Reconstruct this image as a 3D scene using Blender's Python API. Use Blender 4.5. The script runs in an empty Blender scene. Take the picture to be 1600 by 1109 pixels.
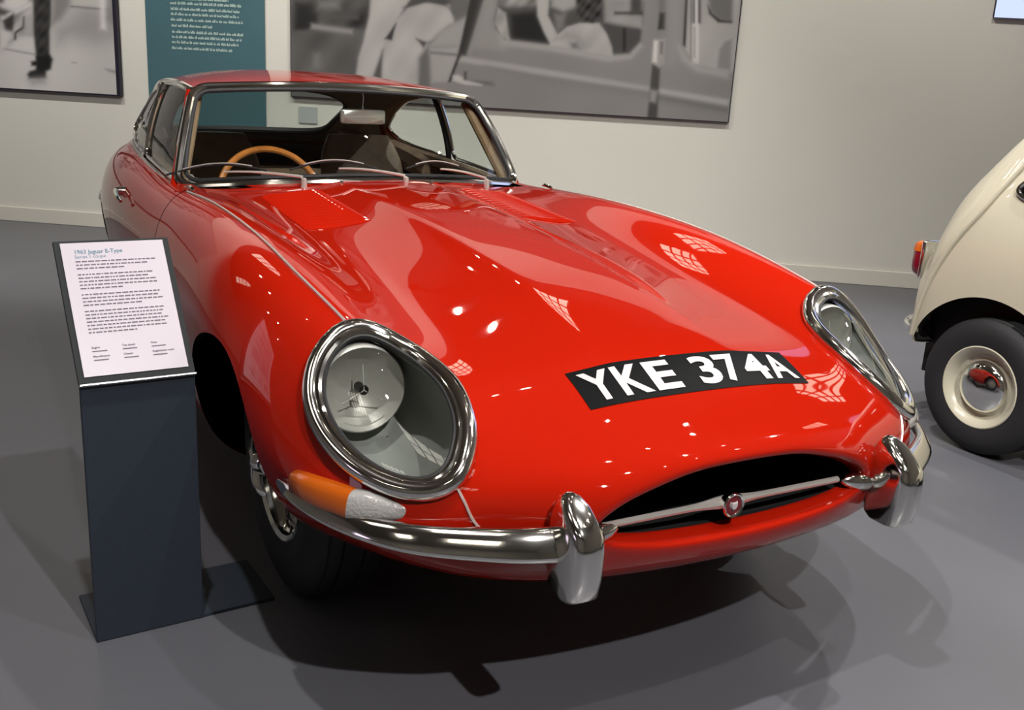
import bpy, bmesh, math, random
import numpy as np
from mathutils import Vector, Matrix
random.seed(7)
SC=bpy.context.scene; COL=SC.collection
# ---------------------------------------------------------------- camera
F_PX=1552.263; CAM=np.array([-1.29502063,-1.29237853,1.25933889]); YAW,PITCH,ROLL=[math.radians(a) for a in (-29.38781468,15.88908938,3.19110803)]
def cam_axes():
    ca,sa,cb,sb,cc,sc=math.cos(YAW),math.sin(YAW),math.cos(PITCH),math.sin(PITCH),math.cos(ROLL),math.sin(ROLL)
    fwd=np.array([-sa*cb,ca*cb,-sb]); right=np.array([ca,sa,0.]); up=np.cross(right,fwd)
    return cc*right+sc*up, -sc*right+cc*up, fwd
RT,UP,FW=cam_axes()
cd=bpy.data.cameras.new('camera'); co=bpy.data.objects.new('camera',cd); COL.objects.link(co); SC.camera=co
cd.sensor_width=36; cd.sensor_fit='HORIZONTAL'; cd.lens=F_PX/1600*36; cd.clip_start=.05
co.matrix_world=Matrix(((RT[0],UP[0],-FW[0],CAM[0]),(RT[1],UP[1],-FW[1],CAM[1]),(RT[2],UP[2],-FW[2],CAM[2]),(0,0,0,1)))
# ---------------------------------------------------------------- world, exposure
w=bpy.data.worlds.new('world'); SC.world=w; w.use_nodes=True
w.node_tree.nodes['Background'].inputs[0].default_value=(.55,.55,.6,1); w.node_tree.nodes['Background'].inputs[1].default_value=.25
SC.cycles.caustics_reflective=False
vs_=SC.view_settings; vs_.view_transform='Standard'; vs_.look='None'; vs_.gamma=1; vs_.exposure=0; vs_.use_curve_mapping=False
# room frame: origin on the floor at the foot of the back wall, WU along the wall (to the right), WN into the room
W0=np.array([-1.063,6.978,0.]); WU=np.array([.81345,-.58163,0.]); WN=np.array([-.58163,-.81345,0.]); ZZ=np.array([0,0,1.])
def wp(s,d,z): return W0+WU*s+WN*d+ZZ*z
WANG=math.atan2(WU[1],WU[0])
def area(name,loc,target,size,power,color=(1,.95,.88),sy=None,spread=None):
    l=bpy.data.lights.new(name,'AREA'); l.energy=power; l.color=color; l.shape='RECTANGLE' if sy else 'SQUARE'; l.size=size
    if sy: l.size_y=sy
    if spread: l.spread=math.radians(spread)
    o=bpy.data.objects.new(name,l); COL.objects.link(o); o.location=loc
    o.rotation_euler=(Vector(target)-Vector(loc)).to_track_quat('-Z','Y').to_euler(); return o
def spot(name,loc,target,power,ang=60,r=.06,color=(1,.965,.93),blend=.5):
    l=bpy.data.lights.new(name,'SPOT'); l.energy=power; l.color=color; l.spot_size=math.radians(ang); l.spot_blend=blend; l.shadow_soft_size=r
    o=bpy.data.objects.new(name,l); COL.objects.link(o); o.location=loc
    o.rotation_euler=(Vector(target)-Vector(loc)).to_track_quat('-Z','Y').to_euler(); return o
LAMPS=[ # s,d along the room, target, power, cone
 ((6.49,3.82),(.2,.5,0),360,105),((3.95,5.76),(-.4,.6,0),330,105),((6.6,7.9),(-.9,.9,.0),760,85),((7.4,1.8),(1.6,1.2,0),320,70),
 ((.6,2.6),tuple(wp(.2,0,1.0)),340,85),((2.6,2.6),tuple(wp(2.4,0,1.2)),270,85),((4.6,2.4),tuple(wp(4.6,0,1.2)),270,85),((6.9,2.6),tuple(wp(6.8,0,1.0)),200,85),
 ((6.2,5.8),(.6,1.5,.3),150,60),((4.4,4.2),(2.0,.9,.5),420,45)]  # last lamp is an added one, to brighten the cream car
GLOWS=[(5.3,4.35),(5.5,3.0),(6.0,1.3),(-.7,.7),(-.9,1.3),(-2.6,1.6),(-2.0,2.4),(-3.4,2.9),(3.3,.5),(3.6,.9),(2.9,.7),(6.9,5.6),(7.3,4.6),(7.6,3.6)]
for (s_,d_),t_,p_,a_ in LAMPS: spot('spotlight_beam',tuple(wp(s_,d_,4.40)),t_,p_,a_,.04)
# ---------------------------------------------------------------- materials
def mat(name,color,rough=.5,metal=0,coat=0,coat_r=.03,spec=.5,noise=None,bump=None,emit=None,estr=1,trans=0,alpha=1,ior=1.45):
    m=bpy.data.materials.new(name); m.use_nodes=True; nt=m.node_tree; b=nt.nodes['Principled BSDF']
    b.inputs['Base Color'].default_value=(*color,1); b.inputs['Roughness'].default_value=rough; b.inputs['Metallic'].default_value=metal
    b.inputs['Coat Weight'].default_value=coat; b.inputs['Coat Roughness'].default_value=coat_r; b.inputs['Specular IOR Level'].default_value=spec
    b.inputs['Transmission Weight'].default_value=trans; b.inputs['IOR'].default_value=ior
    if emit: b.inputs['Emission Color'].default_value=(*emit,1); b.inputs['Emission Strength'].default_value=estr
    if noise or bump:
        tc=nt.nodes.new('ShaderNodeTexCoord')
    if noise:
        sc,amt=noise; n=nt.nodes.new('ShaderNodeTexNoise'); n.inputs['Scale'].default_value=sc; n.inputs['Detail'].default_value=5
        nt.links.new(tc.outputs['Object'],n.inputs['Vector'])
        r=nt.nodes.new('ShaderNodeMapRange'); r.inputs[1].default_value=.3; r.inputs[2].default_value=.7; r.inputs[3].default_value=1-amt; r.inputs[4].default_value=1+amt
        nt.links.new(n.outputs['Fac'],r.inputs[0])
        v=nt.nodes.new('ShaderNodeVectorMath'); v.operation='SCALE'; v.inputs[0].default_value=color; nt.links.new(r.outputs[0],v.inputs['Scale'])
        nt.links.new(v.outputs[0],b.inputs['Base Color'])
    if bump:
        sc,st=bump; n=nt.nodes.new('ShaderNodeTexNoise'); n.inputs['Scale'].default_value=sc; n.inputs['Detail'].default_value=4
        nt.links.new(tc.outputs['Object'],n.inputs['Vector'])
        bp=nt.nodes.new('ShaderNodeBump'); bp.inputs['Strength'].default_value=st; bp.inputs['Distance'].default_value=.004
        nt.links.new(n.outputs['Fac'],bp.inputs['Height']); nt.links.new(bp.outputs[0],b.inputs['Normal'])
    return m
def glass(name,tint=(.9,.95,.93),refl=1.0,rough=.0):
    m=bpy.data.materials.new(name); m.use_nodes=True; nt=m.node_tree; nt.nodes.clear()
    o=nt.nodes.new('ShaderNodeOutputMaterial'); t=nt.nodes.new('ShaderNodeBsdfTransparent'); t.inputs[0].default_value=(*tint,1)
    g=nt.nodes.new('ShaderNodeBsdfGlossy'); g.inputs['Roughness'].default_value=rough; g.inputs[0].default_value=(refl,refl,refl,1)
    lw=nt.nodes.new('ShaderNodeLayerWeight'); lw.inputs[0].default_value=.5; pw=nt.nodes.new('ShaderNodeMath'); pw.operation='POWER'; pw.inputs[1].default_value=5
    nt.links.new(lw.outputs['Facing'],pw.inputs[0]); f=nt.nodes.new('ShaderNodeMath'); f.operation='MULTIPLY_ADD'; f.inputs[1].default_value=.92; f.inputs[2].default_value=.055; nt.links.new(pw.outputs[0],f.inputs[0]); mx=nt.nodes.new('ShaderNodeMixShader')
    nt.links.new(f.outputs[0],mx.inputs[0]); nt.links.new(t.outputs[0],mx.inputs[1]); nt.links.new(g.outputs[0],mx.inputs[2]); nt.links.new(mx.outputs[0],o.inputs[0])
    return m
MT=dict(
 red=mat('red_paint',(.385,.010,.0025),.6,0,1.0,.02,0),
 chrome=mat('chrome',(.86,.85,.81),.10,1),
 trim=mat('bright_trim',(.85,.83,.78),.32,.75),
 steel=mat('brushed_steel',(.55,.55,.55),.3,1),
 rubber=mat('black_rubber',(.012,.012,.013),.6,bump=(60,.2)),
 black=mat('matt_black',(.006,.006,.007),.8),
 tyre=mat('tyre_rubber',(.016,.016,.018),.65,bump=(40,.3)),
 underside=mat('dark_underside',(.012,.010,.010),.7,noise=(4,.3)),
 amber=mat('amber_lens',(.52,.10,.006),.18,0,1,.03),
 clearlens=mat('clear_lens',(.38,.37,.36),.12,0,1,.03,bump=(150,.5)),
 bucket=mat('headlight_bowl',(.26,.27,.25),.45,noise=(6,.15)),
 reflector=mat('lamp_reflector',(.66,.64,.61),.42,.25),
 lens=glass('lamp_lens_glass',(.86,.86,.84),.9,.08),
 cover=glass('headlight_cover_glass',(.88,.90,.89),.9,0),
 windglass=glass('window_glass',(.88,.92,.90),.85,0),
 leather=mat('dark_brown_leather',(.22,.15,.10),.5,noise=(9,.25),bump=(80,.3)),
 tan=mat('tan_trim',(.32,.21,.12),.6,noise=(12,.15)),
 headliner=mat('brown_headliner',(.15,.11,.085),.9,noise=(20,.1)),
 wood=mat('varnished_wood',(.50,.17,.035),.25,0,.8,.05,noise=(18,.3)),
 dash=mat('black_dashboard',(.012,.011,.010),.45,bump=(120,.2)),
 plate=mat('plate_black',(.006,.007,.007),.45,0,0,.05,.03),
 letters=mat('plate_letters',(.55,.49,.50),.4),
 badge=mat('badge_red',(.16,.01,.015),.25,0,.6),
 cream=mat('cream_paint',(.56,.53,.41),.3,0,1,.03),
 taillens=mat('red_tail_lens',(.22,.008,.02),.2,0,1),
 stand=mat('charcoal_metal',(.020,.027,.040),.5,noise=(300,.12)),
 standframe=mat('grey_sign_frame',(.028,.031,.032),.7,spec=.12),
 noticegrey=mat('notice_grey',(.38,.40,.39),.6),
 paper=mat('white_paper',(.44,.40,.45),.35),
 ink=mat('grey_print',(.12,.10,.13),.6),
 inkteal=mat('teal_print',(.10,.20,.26),.6),
 wall=mat('painted_wall',(.62,.61,.545),.9,noise=(.7,.025),bump=(60,.08)),
 base=mat('baseboard_paint',(.60,.58,.51),.6),
 floor=mat('grey_vinyl_floor',(.100,.102,.116),.36,noise=(1.3,.05)),
 ceil=mat('dark_ceiling',(.24,.22,.18),.9),
 upperwall=mat('dark_upper_wall',(.055,.045,.04),.9),
 windowglow=mat('daylight_window_glow',(1,1,1),.4,emit=(1,.90,.70),estr=4),
 track=mat('black_track',(.01,.01,.01),.5),
 teal=mat('teal_panel',(.055,.125,.145),.45,noise=(2,.06)),
 tealtext=mat('pale_print',(.42,.55,.50),.6),
 frameblack=mat('black_picture_edge',(.012,.010,.022),.5),
 screen=mat('screen_glow',(.02,.02,.02),.4,emit=(.52,.60,1.0),estr=1.3),
 lampglow=mat('lamp_glow',(1,1,1),.4,emit=(1,.9,.75),estr=160),
 skyglow=mat('skylight_glow',(1,1,1),.4,emit=(1,.93,.80),estr=4.5),
 paleglow=mat('pale_panel_glow',(.02,.02,.02),.4,emit=(.80,.66,.86),estr=2.0),
)
# ---------------------------------------------------------------- mesh helpers
def tagset(o,label=None,cat=None,group=None,kind=None):
    if label: o['label']=label
    if cat: o['category']=cat
    if group: o['group']=group
    if kind: o['kind']=kind
    return o
def empty(name,loc,label,cat,group=None):
    o=bpy.data.objects.new(name,None); COL.objects.link(o); o.location=loc; o.empty_display_size=.1
    return tagset(o,label,cat,group)
def link(o,parent):
    COL.objects.link(o)
    if parent is not None:
        o.parent=parent
        if parent.type=='EMPTY': o.matrix_parent_inverse=Matrix.Translation(-Vector(parent.location))
    return o
def mk(name,V,F,m,parent=None,N=None,smooth=True,sharp=None,label=None,flip=False):
    me=bpy.data.meshes.new(name); V=np.asarray(V,float)
    F=[tuple(int(i) for i in (f[::-1] if flip else f)) for f in F]
    me.from_pydata(V.tolist(),[],F); me.materials.append(MT[m] if isinstance(m,str) else m)
    if smooth: me.polygons.foreach_set('use_smooth',[True]*len(me.polygons))
    me.update()
    if N is not None: me.normals_split_custom_set_from_vertices(np.asarray(N,float).tolist())
    elif smooth and sharp: me.set_sharp_from_angle(angle=math.radians(sharp))
    o=bpy.data.objects.new(name,me); link(o,parent)
    if label: o['label']=label
    return o
class MB:
    def __init__(s): s.V=[];s.F=[]
    def add(s,V,F):
        k=len(s.V); s.V+= [tuple(v) for v in V]; s.F+=[tuple(i+k for i in f) for f in F]; return s
    def box(s,c,d,rot=None,ax=None):
        c=np.array(c,float);a=[np.eye(3)[i] for i in range(3)] if ax is None else [np.array(q,float) for q in ax]
        V=[c+a[0]*x*d[0]/2+a[1]*y*d[1]/2+a[2]*z*d[2]/2 for x in(-1,1) for y in(-1,1) for z in(-1,1)]
        return s.add(V,[(0,1,3,2),(4,6,7,5),(0,4,5,1),(2,3,7,6),(0,2,6,4),(1,5,7,3)])
    def tube(s,P,r,seg=10,closed=False,up=None,flat=1.0,cap=True):
        V,F=tube(P,r,seg,closed,up,flat,cap); return s.add(V,F)
    def mk(s,name,m,parent=None,smooth=True,sharp=35,label=None,bevel=0,x=None):
        V=s.V;F=s.F
        if x is not None and x<0: V=[(-v[0],v[1],v[2]) for v in V]; F=[f[::-1] for f in F]
        o=mk(name,V,F,m,parent,None,smooth,sharp,label)
        if bevel:
            b=o.modifiers.new('bevel','BEVEL'); b.width=bevel; b.segments=2; b.limit_method='ANGLE'; b.angle_limit=math.radians(40)
        return o
def tube(P,r,seg=10,closed=False,up=None,flat=1.0,cap=True):
    P=np.array(P,float); n=len(P); r=np.broadcast_to(np.array(r,float),(n,))
    T=np.zeros_like(P)
    for i in range(n):
        a=P[(i-1)%n] if (closed or i>0) else P[i]; b=P[(i+1)%n] if (closed or i<n-1) else P[i]
        T[i]=b-a; T[i]/=np.linalg.norm(T[i])+1e-12
    if up is not None: U=np.broadcast_to(np.array(up,float),P.shape).copy()
    else:
        U=np.zeros_like(P); u=np.array([0,0,1.]) if abs(T[0][2])<.9 else np.array([0,1.,0])
        for i in range(n):
            u=u-T[i]*np.dot(u,T[i]); u/=np.linalg.norm(u); U[i]=u
    V=[];F=[]
    for i in range(n):
        u=U[i]-T[i]*np.dot(U[i],T[i]); u/=np.linalg.norm(u)+1e-12; v=np.cross(T[i],u)
        for k in range(seg):
            a=2*math.pi*k/seg; V.append(P[i]+r[i]*(u*math.cos(a)*flat+v*math.sin(a)))
    m=n if closed else n-1
    for i in range(m):
        for k in range(seg):
            a=i*seg+k;b=i*seg+(k+1)%seg;c=((i+1)%n)*seg+(k+1)%seg;d=((i+1)%n)*seg+k; F.append((a,b,c,d))
    if cap and not closed: F.append(tuple(range(seg))[::-1]); F.append(tuple((n-1)*seg+k for k in range(seg)))
    return V,F
def lathe(prof,c,axis='x',seg=32,sx=1):
    # prof: list of (a along axis, r)
    V=[];F=[];n=len(prof)
    for a,r in prof:
        for k in range(seg):
            t=2*math.pi*k/seg; u,v=r*math.cos(t),r*math.sin(t)
            V.append({'x':(c[0]+a*sx,c[1]+u,c[2]+v),'y':(c[0]+u,c[1]+a,c[2]+v),'z':(c[0]+u,c[1]+v,c[2]+a)}[axis])
    for i in range(n-1):
        for k in range(seg):
            q=(i*seg+k,i*seg+(k+1)%seg,(i+1)*seg+(k+1)%seg,(i+1)*seg+k); F.append(q[::-1] if (sx>0)==(axis!='y') else q)
    return V,F
def loft(rings,cap=True):
    V=[];F=[];m=len(rings[0])
    for r in rings: V+=[tuple(p) for p in r]
    for i in range(len(rings)-1):
        for k in range(m):
            F.append((i*m+k,i*m+(k+1)%m,(i+1)*m+(k+1)%m,(i+1)*m+k))
    if cap: F.append(tuple(range(m))[::-1]); F.append(tuple((len(rings)-1)*m+k for k in range(m)))
    return V,F
def spline(P,n,closed=False):
    # Catmull-Rom resample
    P=np.array(P,float); k=len(P); out=[]
    m=k if closed else k-1
    for j in range(n):
        t=j*m/(n if closed else n-1); i=min(int(t),m-1); s=t-i
        g=(lambda q:P[q%k]) if closed else (lambda q:P[min(max(q,0),k-1)])
        a,b,c,d=g(i-1),g(i),g(i+1),g(i+2)
        out.append(.5*((2*b)+(c-a)*s+(2*a-5*b+4*c-d)*s*s+(-a+3*b-3*c+d)*s**3))
    return np.array(out)
# ---------------------------------------------------------------- parametric mesh with clipping
class PM:
    def __init__(s,U,V,P,N,F): s.U=U;s.V=V;s.P=P;s.N=N;s.F=F
    @staticmethod
    def from_grid(U,V,P,N):
        a,b=U.shape; idx=np.arange(a*b).reshape(a,b)
        F=np.stack([idx[:-1,:-1],idx[:-1,1:],idx[1:,1:],idx[1:,:-1]],-1).reshape(-1,4).tolist()
        return PM(U.ravel(),V.ravel(),P.reshape(-1,3),N.reshape(-1,3),F)
    def clip(s,val):
        val=np.where(np.abs(val)<1e-9,1e-9,val); keep=val>0; new=[];cache={};F=[];base=len(s.U)
        def cut(i,j):
            k=(i,j) if i<j else (j,i)
            if k not in cache:
                a,b=k; t=val[a]/(val[a]-val[b]); cache[k]=base+len(new); new.append((a,b,t))
            return cache[k]
        for f in s.F:
            c=sum(keep[i] for i in f)
            if c==len(f): F.append(f)
            elif c:
                q=[];n=len(f)
                for x in range(n):
                    i,j=f[x],f[(x+1)%n]
                    if keep[i]: q.append(i)
                    if keep[i]!=keep[j]: q.append(cut(i,j))
                if len(q)>2: F.append(q)
        U,V,P,N=s.U,s.V,s.P,s.N
        if new:
            A=np.array([x[0] for x in new]);B=np.array([x[1] for x in new]);t=np.array([x[2] for x in new])
            mix=lambda X:np.concatenate([X,X[A]*(1-t).reshape(-1,*[1]*(X.ndim-1))+X[B]*t.reshape(-1,*[1]*(X.ndim-1))])
            U,V,P,N=mix(U),mix(V),mix(P),mix(N)
        used=np.unique(np.concatenate([np.array(f) for f in F])) if F else np.array([],int)
        mp=np.full(len(U),-1); mp[used]=np.arange(len(used))
        return PM(U[used],V[used],P[used],N[used],[[int(mp[i]) for i in f] for f in F])
    def build(s,name,m,parent,sides=(1,-1),off=0.0,label=None):
        V=[];N=[];F=[]
        for sg in sides:
            k=len(V)*0+sum(len(x) for x in V); M=np.array([sg,1,1.])
            V.append((s.P+s.N*off)*M); N.append(s.N*M)
            F+=[tuple(i+k for i in (f if sg>0 else f[::-1])) for f in s.F]
        V=np.concatenate(V);N=np.concatenate(N); N/=np.linalg.norm(N,axis=1,keepdims=True)+1e-12
        return mk(name,V,F,m,parent,N,label=label)
def L(*a): return [tuple(p) for p in a]
def row(y, zs, xs, side):
    # zs/xs for rails 0..7, side = list of (x,z) rails 8..13
    return [(x,y,z) for x,z in zip(xs,zs)]+[(x,y,z) for x,z in side]
XS=(0,.10,.17,.24,.36,.47,.575,.66)
NET=[
 # inside the mouth
 L((0,.20,.535),(.05,.20,.535),(.10,.20,.532),(.15,.20,.525),(.20,.20,.515),(.24,.20,.505),(.27,.20,.495),(.29,.20,.485),(.295,.20,.472),(.285,.20,.460),(.25,.20,.450),(.19,.20,.443),(.10,.20,.438),(0,.20,.437)),
 L((0,.09,.550),(.062,.09,.549),(.115,.09,.546),(.165,.09,.538),(.222,.09,.524),(.266,.09,.510),(.296,.09,.497),(.315,.09,.484),(.321,.09,.470),(.313,.09,.457),(.28,.09,.446),(.21,.09,.436),(.11,.09,.430),(0,.09,.428)),
 L((0,.045,.560),(.066,.045,.559),(.12,.045,.556),(.172,.045,.548),(.232,.046,.533),(.279,.048,.518),(.311,.05,.502),(.331,.053,.487),(.339,.055,.470),(.330,.053,.455),(.294,.048,.442),(.222,.042,.430),(.12,.038,.422),(0,.037,.420)),
 L((0,.042,.580),(.075,.042,.579),(.13,.042,.576),(.185,.043,.568),(.25,.045,.553),(.30,.048,.537),(.335,.052,.518),(.358,.056,.495),(.365,.058,.468),(.355,.056,.445),(.315,.048,.425),(.24,.040,.410),(.13,.034,.402),(0,.032,.400)),
 L((0,.088,.603),(.09,.088,.602),(.16,.088,.599),(.23,.089,.592),(.31,.09,.577),(.375,.093,.558),(.43,.10,.533),(.472,.108,.50),(.488,.114,.46),(.478,.108,.425),(.42,.092,.39),(.31,.07,.37),(.16,.058,.36),(0,.053,.357)),
 L((0,.19,.632),(.10,.19,.631),(.17,.19,.629),(.25,.188,.624),(.35,.18,.610),(.44,.17,.592),(.52,.165,.568),(.59,.17,.535),(.635,.18,.48),(.63,.175,.43),(.565,.15,.385),(.42,.115,.352),(.22,.095,.336),(0,.09,.332)),
 L((0,.315,.697),(.10,.315,.696),(.17,.315,.692),(.25,.314,.685),(.36,.31,.668),(.46,.30,.655),(.55,.29,.650),(.635,.285,.625),(.705,.285,.56),(.737,.28,.47),(.685,.26,.395),(.53,.21,.335),(.28,.17,.305),(0,.16,.30)),
 L((0,.47,.735),(.10,.47,.733),(.17,.47,.727),(.245,.47,.715),(.36,.46,.697),(.46,.45,.693),(.56,.44,.715),(.64,.44,.738),(.73,.43,.66),(.79,.43,.52),(.77,.42,.41),(.62,.38,.315),(.30,.33,.28),(0,.32,.275)),
 L((0,.65,.772),(.10,.65,.770),(.17,.65,.760),(.24,.65,.742),(.36,.65,.722),(.47,.65,.724),(.57,.64,.758),(.65,.63,.783),(.745,.62,.735),(.822,.62,.60),(.815,.62,.41),(.67,.60,.27),(.30,.58,.22),(0,.58,.22)),
 row(.86,(.803,.801,.791,.769,.749,.753,.795,.815),XS,[(.76,.77),(.835,.62),(.815,.40),(.68,.22),(.30,.2),(0,.2)]),
 row(1.1,(.831,.829,.818,.794,.775,.778,.817,.841),XS,[(.765,.795),(.835,.64),(.81,.40),(.69,.2),(.30,.18),(0,.18)]),
 row(1.4,(.855,.853,.843,.820,.800,.800,.832,.855),XS,[(.758,.80),(.818,.64),(.80,.40),(.69,.19),(.30,.18),(0,.18)]),
 row(1.7,(.868,.866,.857,.838,.820,.818,.838,.855),XS,[(.752,.80),(.805,.64),(.785,.39),(.69,.19),(.30,.18),(0,.18)]),
 row(2.0,(.872,.871,.866,.856,.843,.834,.834,.841),(0,.10,.17,.24,.36,.47,.58,.67),[(.748,.79),(.80,.64),(.78,.38),(.69,.19),(.30,.18),(0,.18)]),
 row(2.4,(.87,.87,.868,.862,.852,.846,.843,.838),(0,.10,.17,.24,.36,.47,.58,.665),[(.744,.80),(.80,.65),(.78,.38),(.69,.19),(.30,.18),(0,.18)]),
 row(2.9,(.87,.87,.87,.868,.866,.864,.866,.864),(0,.10,.17,.24,.36,.47,.58,.66),[(.742,.815),(.798,.66),(.775,.38),(.69,.20),(.30,.18),(0,.18)]),
 row(3.4,(.88,.88,.88,.878,.876,.874,.874,.868),(0,.10,.17,.24,.36,.47,.57,.645),[(.722,.81),(.773,.64),(.755,.38),(.66,.22),(.30,.2),(0,.2)]),
 row(3.8,(.865,.865,.864,.862,.86,.855,.85,.835),(0,.10,.16,.22,.33,.43,.52,.59),[(.655,.76),(.70,.60),(.69,.38),(.58,.27),(.28,.24),(0,.24)]),
 row(4.15,(.76,.76,.759,.758,.755,.75,.742,.73),(0,.08,.14,.20,.29,.37,.44,.50),[(.55,.67),(.59,.56),(.58,.40),(.48,.31),(.25,.28),(0,.28)]),
 row(4.36,(.62,.62,.62,.619,.617,.613,.605,.595),(0,.06,.11,.16,.23,.29,.33,.37),[(.42,.56),(.44,.50),(.43,.42),(.36,.36),(.18,.34),(0,.34)]),
 row(4.42,(.52,.52,.52,.52,.52,.518,.515,.51),(0,.02,.04,.06,.09,.12,.14,.16),[(.18,.50),(.19,.48),(.18,.46),(.14,.44),(.07,.44),(0,.44)]),
]
NET=np.array(NET,float)
# SHARP: a crisper edge to the central bulge
for i in range(6,14):
    z1,z2,z3=NET[i,1,2],NET[i,2,2],NET[i,3,2]
    NET[i,2,0]=.155; NET[i,3,0]=.205; NET[i,2,2]=z1-.45*(z1-z2); NET[i,3,2]=z2+(z3-z2)*.62
BL=.5
def solve1(D,mode):
    # interpolation control points along axis 0. mode 'free' or 'mirror'
    n=len(D);A=np.zeros((n,n));
    for i in range(n):
        A[i,i]=4/6.
        if 0<i<n-1: A[i,i-1]=A[i,i+1]=1/6.
    A[0,0]=A[-1,-1]=1.0
    return A
def interp(D):
    n,m,_=D.shape
    A=solve1(D,'free')
    out=np.linalg.solve(A,D.reshape(n,-1)).reshape(D.shape)
    D2=out.transpose(1,0,2).copy()
    B=np.zeros((m,m))
    for i in range(m):
        B[i,i]=4/6.
        if 0<i<m-1: B[i,i-1]=B[i,i+1]=1/6.
    # mirror ends: x odd, y,z even
    Bx=B.copy(); Be=B.copy(); Be[0,1]=2/6.;Be[-1,-2]=2/6.
    Bx[0]=0;Bx[0,0]=1;Bx[-1]=0;Bx[-1,-1]=1
    o=np.empty_like(D2)
    o[...,0]=np.linalg.solve(Bx,D2[...,0]);o[...,1]=np.linalg.solve(Be,D2[...,1]);o[...,2]=np.linalg.solve(Be,D2[...,2])
    return o.transpose(1,0,2)
def basis(t,n):
    # t in [0,n-1]; returns idx (into padded), weights, derivative weights
    i=np.minimum(np.floor(t).astype(int),n-2);s=t-i
    w=np.stack([(1-s)**3,3*s**3-6*s**2+4,-3*s**3+3*s**2+3*s+1,s**3],-1)/6
    d=np.stack([-3*(1-s)**2,9*s**2-12*s,-9*s**2+6*s+3,3*s**2],-1)/6
    return i,w,d
class Surf:
    def __init__(S,net,bl=BL,mirror=(True,True)):
        C=net+bl*(interp(net)-net) if bl else net
        S.n,S.m=C.shape[:2]
        P=np.empty((S.n+2,S.m+2,3));P[1:-1,1:-1]=C
        P[0,1:-1]=2*C[0]-C[1];P[-1,1:-1]=2*C[-1]-C[-2]
        f=np.array([-1,1,1.])
        P[:,0]=P[:,2]*f if mirror[0] else 2*P[:,1]-P[:,2]
        P[:,-1]=P[:,-3]*f if mirror[1] else 2*P[:,-2]-P[:,-3]
        S.P=P
    def ev(S,u,v):
        i,wu,du=basis(u,S.n);j,wv,dv=basis(v,S.m)
        p=np.zeros(u.shape+(3,));pu=p.copy();pv=p.copy()
        for a in range(4):
            for b in range(4):
                q=S.P[i+a,j+b]
                p+=(wu[...,a]*wv[...,b])[...,None]*q
                pu+=(du[...,a]*wv[...,b])[...,None]*q
                pv+=(wu[...,a]*dv[...,b])[...,None]*q
        nn=np.cross(pu,pv);nn/=np.linalg.norm(nn,axis=-1,keepdims=True)+1e-12
        return p,-nn
    def grid(S,us,vs):
        U,V=np.meshgrid(us,vs,indexing='ij');p,n=S.ev(U,V);return U,V,p,n
# ================================================================ SPORTS CAR
CAR=empty('sports_car',(0,2.0,0),'glossy red vintage sports coupe with chrome bumpers and covered oval headlights','car')
S=Surf(NET)
us=np.concatenate([np.linspace(0,5,70,endpoint=False),np.linspace(5,8,100,endpoint=False),np.linspace(8,S.n-1,190)])
vs=np.concatenate([np.linspace(0,5,64,endpoint=False),np.linspace(5,9.5,90,endpoint=False),np.linspace(9.5,S.m-1,36)])
GU,GV,GP,GN=S.grid(us,vs)
BODY=PM.from_grid(GU,GV,GP,GN)
def sev(u,v): 
    p,n=S.ev(np.atleast_1d(np.asarray(u,float)),np.atleast_1d(np.asarray(v,float))); return p,n
def onxy(x,y,vmax=8.5,umin=3):
    # point of the upper body above plan position x,y
    x0=abs(x); m=(GV<vmax)&(GU>umin); d=np.where(m,(GP[...,0]-x0)**2+(GP[...,1]-y)**2,9); a,b=np.unravel_index(d.argmin(),d.shape)
    u,v=GU[a,b],GV[a,b]
    for _ in range(6):
        (p,),(n,)=sev(u,v); e=1e-3
        (pu,),_q=sev(u+e,v); (pv,),_q=sev(u,v+e); J=np.array([(pu-p)[:2]/e,(pv-p)[:2]/e]).T
        r=np.array([x0,y])-p[:2]
        try: st=np.linalg.solve(J,r)
        except Exception: break
        u=float(np.clip(u+st[0],0,S.n-1.01)); v=float(np.clip(v+st[1],0,S.m-1.01))
    (p,),(n,)=sev(u,v); sg=-1 if x<0 else 1
    return p*[sg,1,1],n*[sg,1,1],u,v
# headlamp outline in surface coordinates
HL=spline([(7.42,7.35),(7.42,6.95),(7.38,6.5),(7.24,6.02),(6.9,5.62),(6.3,5.45),(5.65,5.68),(5.22,6.25),(5.08,6.8),(5.20,7.32),(5.60,7.82),(6.10,8.15),(6.66,8.27),(7.08,8.18),(7.33,7.85)],96,True)
def sdpoly(U,V,Q):
    d=np.full(U.shape,1e9); ins=np.zeros(U.shape,bool); n=len(Q)
    for i in range(n):
        a=Q[i];b=Q[(i+1)%n]; e=b-a; t=np.clip(((U-a[0])*e[0]+(V-a[1])*e[1])/(e@e),0,1)
        d=np.minimum(d,np.hypot(U-a[0]-e[0]*t,V-a[1]-e[1]*t))
        if abs(e[1])>1e-12:
            c=((a[1]>V)!=(b[1]>V))&(U<e[0]*(V-a[1])/e[1]+a[0]); ins^=c
    return np.where(ins,-d,d)
def arch(P,y0,z0,a,b):
    q=np.hypot((P[:,1]-y0)/a,(P[:,2]-z0)/b)-1
    return np.maximum(q,(.50-P[:,0])*3)
def yshut(V): return 2.005-.16*np.clip((V-7.0)/2.5,0,1)
mouthcut=lambda M:M.clip(M.U-1.25)
m0=mouthcut(BODY)
m0=m0.clip(arch(m0.P,.905,.315,.37,.335)); m0=m0.clip(arch(m0.P,3.33,.30,.36,.33))
nohl=m0.clip(sdpoly(m0.U,m0.V,HL))
LOW=lambda M:np.where(M.V>9.5,(M.P[:,2]-.235),.2)
bon=nohl.clip(yshut(nohl.V)-.0025-nohl.P[:,1]); 
bonnet=bon.build('bonnet','red',CAR)
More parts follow.
